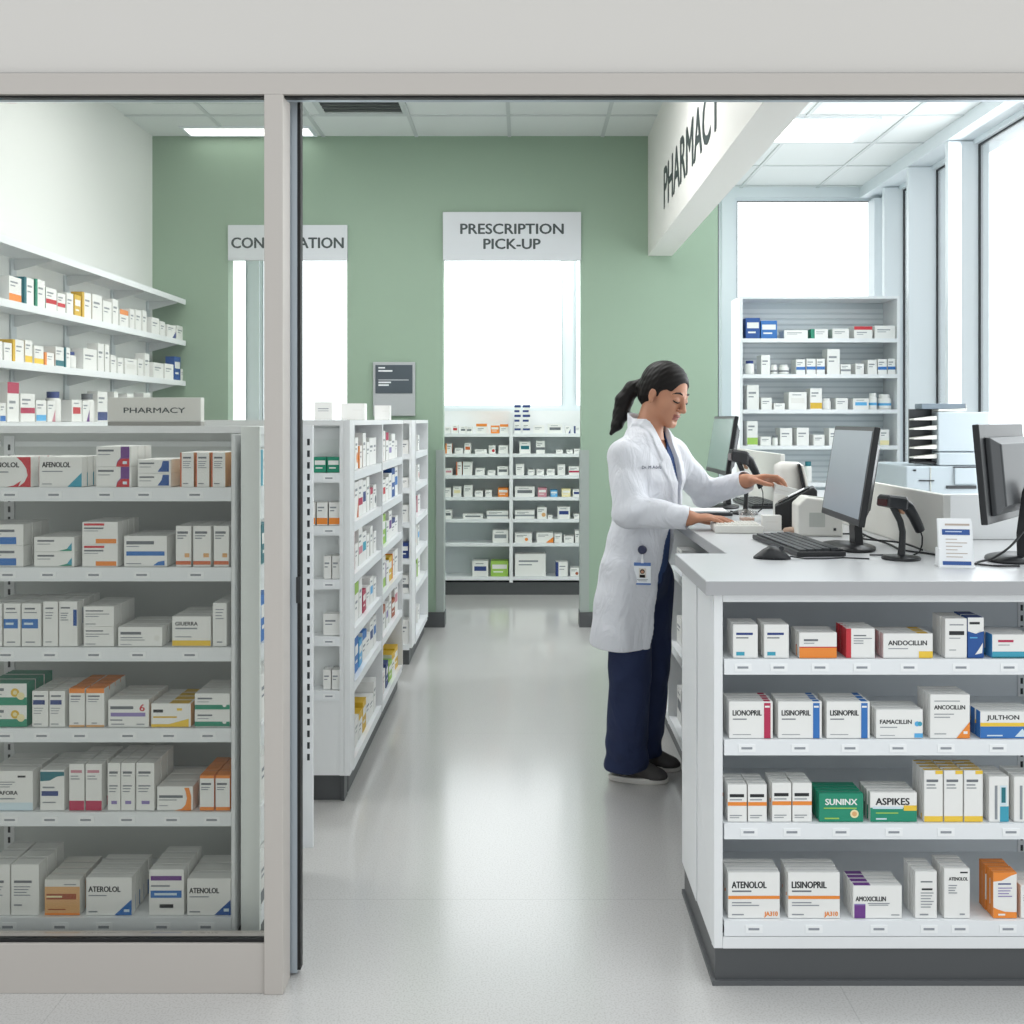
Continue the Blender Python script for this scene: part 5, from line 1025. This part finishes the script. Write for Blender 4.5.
TORSO = [lev(419, 645, .060, .052), lev(426, 646.5, .088, .060), lev(432, 647.5, .126, .066), lev(438, 648, .152, .073), lev(444, 648.5, .168, .080), lev(450, 649, .176, .090), lev(458, 649.5, .180, .102), lev(480, 650, .168, .122), lev(505, 647, .158, .124), lev(530, 642, .152, .118),
         lev(560, 637, .160, .126), lev(600, 631, .165, .132), lev(652, 626, .174, .140)]
tf, tc = levels(TORSO)
def person():
    f = Field((.18, 3.50, .04), (1.02, 4.30, 1.66), .003)
    head(f)
    f.cone(H(-.022, 0, -.060), NB+V3(-.012, .004, .004), .050, .053, .02)
    f.cone(NB+V3(-.005, 0, -.01), NB-UP*.10+FWD*.01, .060, .085, .03)
    chest = (RS+LS)/2+FWD*.03-UP*.10; f.ell(chest, (.085, .135, .15), np.stack([FWD, LFT, UP], 1), .03); pel = (RH+LH)/2
    f.cone(chest-UP*.05, pel+UP*.05, .085, .085, .04); f.ell(pel, (.08, .11, .09), np.stack([FWD, LFT, UP], 1), .03)
    f.cone(RS+LFT*.04, LS-LFT*.04, .04, .04, .03)
    for h_, k_, a_ in ((RH, RK, RA), (LH, LK, LA)):
        f.cone(h_, k_, .072, .050, .03); f.cone(k_, a_, .045, .026, .02); f.cone(a_-UP*.05, a_+FWD*.07-UP*.057, .018, .012, .02)
    sl, x, y, z = f._sub((.18, 3.5, W(0, 640)[2]), (.9, 4.3, W(0, 441)[2])); f.a[sl] = np.maximum(f.a[sl], tf(-.024)(x, y, z))
    for S_, E_, W_ in ((RS, RE, RW_), (LS, LE, LW_)): f.cone(S_, E_, .045, .036, .02); f.cone(E_, W_, .036, .0235, .012)
    rf = V3(1, -.10, .02); hand(f, RW_, rf, V3(.05, 0, -1), V3(0, 1, 0), [(.10, .22, .20), (.12, .24, .20), (.16, .26, .2), (.20, .26, .2)], [(.75, .65, .25), (.92, .32, .30), (1, .05, .25)])
    lf = V3(1, -.16, .16); t = hand(f, LW_, lf, V3(.10, -.35, -1), V3(0, -1, 0), [(.22, .52, .36), (.30, .58, .40), (.38, .62, .4), (.48, .62, .4)], [(.72, .55, .50), (.92, .15, .55), (1, -.10, .35)], .05)
    def pick(c):
        q = (c-HC) @ HM
        return ((q[:, 0] > .080) & (np.abs(q[:, 1]) < .0245-(q[:, 0] < .088)*.004) & (q[:, 2] > -.0785) & (q[:, 2] < -.0545)).astype(int)
    p = f.build('person', [M_skin, M_lip], pick=pick); tag(p, 'pharmacist in a white lab coat and navy scrubs reaching for a box at the counter', 'person')
    return p, t
PERSON, LTIPS = person()

def hair(p):
    f = Field(HC-V3(.30, .17, .24), HC+V3(.16, .18, .15), .003)
    E = lambda c, r, k=.012, op='+': f.ell(H(*c), r, HM, k, op)
    E((-.017, 0, .036), (.098, .081, .087)); E((-.055, 0, -.010), (.058, .066, .070), .02)
    # keep the face, ears and throat free
    E((.100, 0, -.020), (.075, .072, .096), .006, '-'); E((.060, 0, -.085), (.085, .12, .075), .006, '-')
    for s in (-1, 1): E((-.006, s*.082, -.026), (.022, .022, .036), .004, '-'); E((.055, s*.07, -.004), (.038, .03, .034), .006, '-'); E((-.02, s*.075, -.085), (.05, .04, .045), .01, '-')
    def st(x, y, z):
        q = [(x-HC[0])*HM[0, i]+(y-HC[1])*HM[1, i]+(z-HC[2])*HM[2, i] for i in range(3)]
        return q
    pts = [H(-.098, 0, .012), W(632, 389, .065), W(624, 401, .075), W(621, 414, .075), W(617, 425, .06), W(611, 434, .045)]; rr = [.020, .029, .034, .031, .022, .007]
    for i in range(5): f.cone(pts[i], pts[i+1], rr[i], rr[i+1], .012)
    # combed strands
    x = (f.lo[0]+f.h*np.arange(f.n[0]))[:, None, None]; y = (f.lo[1]+f.h*np.arange(f.n[1]))[None, :, None]; z = (f.lo[2]+f.h*np.arange(f.n[2]))[None, None, :]
    f.a += (.0005*np.sin(260*(z-.35*x)+4*np.sin(30*y))+.0005*np.sin(420*(z*.5+y*.6-.5*x))).astype(np.float32)
    f.build('hair', [M_hair], p, smooth=1)
    b = MB(); c = H(-.094, 0, .010); ax = (pts[1]-c)/np.linalg.norm(pts[1]-c); q = Vector(ax).to_track_quat('Z', 'Y').to_matrix().to_4x4()
    b.lathe([(.024, -.007), (.029, -.003), (.029, .004), (.024, .008)], mat('hair_tie', '#7f979c', .5), 20, M=Matrix.Translation(Vector(c)) @ q); b.build('hair_tie', p)
    for s in (-1, 1):
        m = MB(); m.tube([H(.083, s*.014, .024), H(.0815, s*.030, .0295), H(.073, s*.044, .026), H(.064, s*.054, .018)], [.0030, .0040, .0034, .0014], M_hair, 6); m.build('eyebrow', p)
        m = MB(); m.tube([H(.0835, s*.016, -.0055), H(.0865, s*.025, -.0075), H(.0860, s*.034, -.0080), H(.0800, s*.045, -.0060), H(.074, s*.051, -.003)], [.0014, .0028, .0032, .0030, .0014], M_hair, 6); m.build('eyelashes', p)
hair(PERSON)

def clothes(p):
    zhem, ztop = W(626, 641)[2], W(649, 425)[2]
    f = Field((.16, 3.50, .48), (.98, 4.32, 1.46), .0035)
    f.add(tf(), (.2, 3.5, zhem), (.85, 4.3, ztop), .01)
    z0 = f.lo[2]; zz = f.lo[2]+f.h*np.arange(f.n[2])
    # sleeves with flared cuffs
    def cut(E_, W_, k): return E_+(W_-E_)*k
    f.cone(RS+V3(.012, .02, .0), RE, .064, .058, .06); f.cone(RE, cut(RE, RW_, .97), .058, .046, .025)
    f.cone(LS-V3(.01, .02, .0), LE, .064, .056, .05); f.cone(LE, cut(LE, LW_, .95), .056, .045, .025)
    for E_, W_ in ((RE, RW_), (LE, LW_)):
        d = (W_-E_)/np.linalg.norm(W_-E_); c = W_+d*.006     # flat cuff end, hollowed so that the wrist comes out of it
        sl, x, y, z = f._sub(c-.075, c+.075); f.a[sl] = np.maximum(f.a[sl], ((x-c[0])*d[0]+(y-c[1])*d[1]+(z-c[2])*d[2]).astype(np.float32))
        f.cone(W_-d*.012, W_+d*.06, .034, .034, .004, '-')
    X3 = (f.lo[0]+f.h*np.arange(f.n[0]))[:, None, None]; Y3 = (f.lo[1]+f.h*np.arange(f.n[1]))[None, :, None]; Z3 = zz[None, None, :]
    cx, cy = tc(zz); dx = X3-cx[None, None, :]; dy = Y3-cy[None, None, :]; L = dx*LFT[0]+dy*LFT[1]; Q = dx*FWD[0]+dy*FWD[1]
    # fall of the cloth: soft vertical folds below the waist, creases on the sleeves and at the elbow
    wz_ = np.clip((1.0-Z3)/.35, 0, 1); f.a += (.0085*wz_*np.sin(34*L+26*Q+4*Z3)+.0025*np.sin(70*(Z3-.5*X3))*np.exp(-((Z3-1.07)/.07)**2)+.0040*np.sin(42*(Z3*.5+.9*X3+.5*Y3))*np.sin(23*(Z3-.4*X3))).astype(np.float32)
    # lapels: the cloth turned back beside the opening
    zn, zv = W(0, 434)[2], W(0, 511)[2]; hw = np.interp(zz, [.5, .82, .96, zv, W(0, 480)[2], W(0, 455)[2], zn, 1.45], [.060, .045, .020, .006, .022, .038, .047, .05])[None, None, :]
    lw = np.interp(zz, [zv-.01, zv+.02, W(0, 462)[2], W(0, 460)[2], W(0, 447)[2], zn, 1.45], [0, .022, .062, .045, .05, .045, .04])[None, None, :]
    f.a -= (.0075*((np.abs(L) < hw+lw) & (Q > -.02) & (Z3 > zv))).astype(np.float32)
    # collar round the back of the neck
    nb = NB+V3(-.010, .005, .0)
    f.add(lambda x, y, z: np.maximum(np.abs(np.sqrt((x-nb[0])**2+(y-nb[1])**2)-(.066+.25*np.maximum(nb[2]+.03-z, 0)))-.007, np.abs(z-(nb[2]+.030-.55*((x-nb[0])*FWD[0]+(y-nb[1])*FWD[1])))-.028).astype(np.float32), nb-.12, nb+.12, .008)
    # neck hole and open front
    f.cone(NB-UP*.05+FWD*.012, NB+UP*.12, .060, .064, .004, '-')
    hf = hw+np.interp(zz, [.5, .82, .98, 1.04], [.085, .075, .02, 0])[None, None, :]; op = np.maximum(np.maximum(L-hf, -L-hw), .0-Q)
    f.a = np.maximum(f.a, -op.astype(np.float32)); f.a = np.maximum(f.a, (zhem+.018*np.sin(9*L)*.4-Z3).astype(np.float32))
    coat = f.build('lab_coat', [M_coat], p, smooth=2)
    # name stitched on the chest, badge at the pocket, pocket edges
    tinv = lambda px, py, dy: W(px, py, dy)
    def on_coat(px, py):      # first point of the coat seen at a measured spot of the photograph
        o = V3(0, 0, CAMZ); d = W(px, py, 0)-o; d /= np.linalg.norm(d)
        t = 3.3
        while t < 4.4:
            q = o+d*t; i = np.round((q-f.lo)/f.h).astype(int)
            if (i >= 0).all() and (i < f.n).all() and f.a[tuple(i)] < 0: return q
            t += .002
        return o+d*3.8
    def stitched(s, a, b, h, nm):
        p0, p1 = on_coat(*a), on_coat(*b); r = p1-p0; n = np.cross(r, UP); n /= np.linalg.norm(n); m = MB()
        m.text(s, Vector(p0+n*.008), h, mat('stitch_blue', '#2b3552', .7), right=Vector(r/np.linalg.norm(r)), up=(0, 0, 1), maxw=np.linalg.norm(r), bold=.02, stretch=2); m.build('stitched_name', p)
    stitched('Dr. M Adela', (640.5, 469), (660, 468.5), .0125, 'a')
    # badge
    q = on_coat(642, 572)+V3(0, -.012, 0); e = bpy.data.objects.new('id_badge', None); col.objects.link(e); e.parent = p; e.location = q; e.rotation_euler = (R(4), 0, R(-8))
    m = MB(); m.lathe([(.016, -.004), (.017, .0), (.014, .004)], mat('badge_navy', '#232b4d', .3), 20, M=Tr(.0, 0, .085) @ Rx(R(90))); m.tube([(0, 0, .07), (0, -.001, .046)], .0022, M_lab); m.box(-.005, .005, -.003, .002, .036, .05, M_lab); m.build('badge_reel', e)
    m = MB(); w_, h_ = .031, .046; m.box(-w_, w_, -.0015, .0015, -h_, h_*.82, mat('badge_card', '#e8ecef', .3)); bl = mat('badge_blue', '#4d74b3', .4)
    m.box(-w_, w_, -.0021, -.0015, h_*.55, h_*.82, bl); m.box(-w_, w_, -.0021, -.0015, -h_, -h_*.86, bl); m.box(-.013, .014, -.0021, -.0015, -.019, .016, mat('badge_photo_bg', '#d6d2c8', .5))
    m.lathe([(.006, -.001), (.009, .0)], M_hair, 14, M=Tr(0, -.0022, .004) @ Rx(R(90))); m.lathe([(.003, -.001), (.0055, .0)], M_skin, 14, M=Tr(0, -.0032, .003) @ Rx(R(90))); m.box(-.010, .010, -.0027, -.0021, -.019, -.008, M_hair)
    m.box(-.02, .02, -.0021, -.0015, -.027, -.025, M_labink); m.box(-.015, .016, -.0021, -.0015, -.032, -.030, M_labink); m.build('badge_card', e)
    # scrubs
    f = Field((.20, 3.55, .74), (.86, 4.25, 1.36), .0035)
    f.add(tf(-.013), (.2, 3.5, .76), (.85, 4.3, W(0, 437)[2]), .01)
    zz = f.lo[2]+f.h*np.arange(f.n[2]); X3 = (f.lo[0]+f.h*np.arange(f.n[0]))[:, None, None]; Y3 = (f.lo[1]+f.h*np.arange(f.n[1]))[None, :, None]; Z3 = zz[None, None, :]
    cx, cy = tc(zz); dx = X3-cx; dy = Y3-cy; L = dx*LFT[0]+dy*LFT[1]; Q = dx*FWD[0]+dy*FWD[1]
    vz = W(0, 453)[2]; hv = np.interp(zz, [vz, W(0, 434)[2]], [0, .040])[None, None, :]
    f.cone(NB-UP*.03+FWD*.012, NB+UP*.12, .056, .060, .004, '-')
    f.a = np.maximum(f.a, -np.maximum(np.maximum(np.abs(L)-hv, .02-Q), vz-Z3).astype(np.float32)); f.a = np.maximum(f.a, (.78-Z3).astype(np.float32))
    f.build('scrub_top', [M_navy2], p)
    f = Field((.22, 3.60, .03), (.80, 4.26, .96), .0035)
    pel = (RH+LH)/2; f.ell(pel+UP*.02, (.105, .145, .13), np.stack([FWD, LFT, UP], 1), .02)
    for h_, k_, a_ in ((RH, RK, RA), (LH, LK, LA)):
        f.cone(h_, k_, .094, .078, .03); f.cone(k_, a_-UP*.005, .078, .083, .02)
    Z3 = (f.lo[2]+f.h*np.arange(f.n[2]))[None, None, :]; X3 = (f.lo[0]+f.h*np.arange(f.n[0]))[:, None, None]; Y3 = (f.lo[1]+f.h*np.arange(f.n[1]))[None, :, None]
    f.a += (.004*np.sin(38*X3+5*np.sin(7*Z3))*np.cos(9*Z3+30*Y3)+.004*np.sin(60*Z3+25*X3)*np.exp(-((Z3-.12)/.07)**2)).astype(np.float32)
    f.a = np.maximum(f.a, (.048+.12*(X3-RA[0]-.0).clip(0)-Z3).astype(np.float32)); f.a = np.maximum(f.a, (Z3-.92).astype(np.float32))
    zq = f.lo[2]+f.h*np.arange(f.n[2]); cx, cy = tc(zq); m_ = tf(-.014)(X3, Y3, Z3)-.07*np.clip(((X3-cx)*LFT[0]+(Y3-cy)*LFT[1])/.06, 0, 1); f.a = np.where(Z3 > W(0, 640)[2], np.maximum(f.a, m_), f.a).astype(np.float32)
    f.build('scrub_trousers', [M_navy], p)
    # shoes
    for a_, d in ((RA, V3(.985, -.17, 0)), (LA, V3(.985, -.17, 0))):
        s = np.cross(UP, d); heel = V3(a_[0], a_[1], 0)-d*.055; A = np.stack([d, s, UP], 1)
        f = Field(heel-V3(.08, .10, .005), heel+V3(.30, .10, .12), .0035)
        f.cone(heel+d*.02+UP*.060, heel+d*.085+UP*.066, .036, .040, .02); f.cone(heel+d*.085+UP*.060, heel+d*.175+UP*.028, .040, .028, .02); f.ell(heel+d*.166+UP*.025, (.050, .040, .025), A, .015)
        Z3 = (f.lo[2]+f.h*np.arange(f.n[2]))[None, None, :]
        f.a = np.maximum(f.a, (.018-Z3).astype(np.float32)); sh = f.build('shoe', [M_shoe], p, smooth=1)
        m = MB(); V = []
        for z, g_ in ((.0008, .96), (.006, 1.0), (.019, 1.0), (.022, .97)):
            V.append([Vector(heel+d*(.102+ (.117)*math.cos(t)*g_)+s*((.038+.006*math.cos(t))*math.sin(t)*g_*(1 if abs(math.cos(t)) < .9 else 1))+UP*z) for t in [2*math.pi*i/32 for i in range(32)]])
        m.loft(V, M_sole); m.build('sole', sh)
clothes(PERSON)
# the little box she is holding
c = (LTIPS[1]+LTIPS[4])/2; o = bpy.data.objects.new('small_box', carton_mesh(.086, .034, .045, dict(dec=[g(.1, .6, .5, .12, 'offwhite')]))); col.objects.link(o)
HB = o; o.location = Vector((1.003, float(LTIPS[0][1])-.012, float(LTIPS[0][2])-.044)); o.rotation_euler = (0, R(14), R(-6)); tag(o, "small white box held in the pharmacist's outstretched hand", 'box')
# ------------------------------------------------------------------ light and camera
sc = bpy.context.scene
w = bpy.data.worlds.new('bright_overcast'); sc.world = w; w.use_nodes = True
nt = w.node_tree; bg = nt.nodes['Background']; bg.inputs['Color'].default_value = (.94, .98, 1, 1)
# overcast sky, brighter on the side the windows face than behind the entrance
tc = nt.nodes.new('ShaderNodeTexCoord'); dp = nt.nodes.new('ShaderNodeVectorMath'); dp.operation = 'DOT_PRODUCT'; dp.inputs[1].default_value = (.55, .80, .24)
mr = nt.nodes.new('ShaderNodeMapRange'); mr.inputs['From Min'].default_value = -.7; mr.inputs['From Max'].default_value = .7; mr.inputs['To Min'].default_value = .85; mr.inputs['To Max'].default_value = 2.5
nt.links.new(tc.outputs['Generated'], dp.inputs[0]); nt.links.new(dp.outputs['Value'], mr.inputs['Value']); nt.links.new(mr.outputs['Result'], bg.inputs['Strength'])
def area(name, loc, sx, sy, power, rot=(0,0,0), color=(1,1,1)):
    l = bpy.data.lights.new(name, 'AREA'); l.shape = 'RECTANGLE'; l.size = sx; l.size_y = sy; l.energy = power; l.color = color
    o = bpy.data.objects.new(name, l); col.objects.link(o); o.location = loc; o.rotation_euler = rot; return o
area('ceiling_fill_lamp', (-.1, 4.72, 3.29), 1.1, .5, 22); area('ceiling_fill_lamp', (-1.6, 3.47, 3.29), 1.1, .5, 15); area('ceiling_fill_lamp', (-1.3, 5.1, 3.29), 1.1, .5, 18)  # third lamp has no panel; added to brighten the left side
area('ceiling_fill_lamp', (1.8, 3.77, 3.29), 1.1, .5, 16); area('ceiling_fill_lamp', (-.1, 7.45, 3.29), 1.1, .5, 34)
area('window_daylight', (2.85, 5.4, 1.9), 2.6, 2.4, 60, (0, R(90), 0), (.93, .97, 1))
cam = bpy.data.cameras.new('camera'); co = bpy.data.objects.new('camera', cam); col.objects.link(co)
co.location = (0, 0, CAMZ); co.rotation_euler = (R(90), 0, 0)
cam.sensor_width = 36; cam.lens = 36*F/1024; cam.shift_x = (512-VPX)/1024; cam.shift_y = (VPY-512)/1024; cam.clip_start = .05
sc.camera = co
sc.view_settings.view_transform = 'Standard'; sc.view_settings.look = 'None'; sc.view_settings.exposure = 0
sc.cycles.use_denoising = True; sc.cycles.sample_clamp_indirect = 4; sc.cycles.blur_glossy = 1.0; sc.cycles.max_bounces = 10; sc.cycles.diffuse_bounces = 5; sc.cycles.transparent_max_bounces = 16; sc.cycles.caustics_reflective = False; sc.cycles.caustics_refractive = False
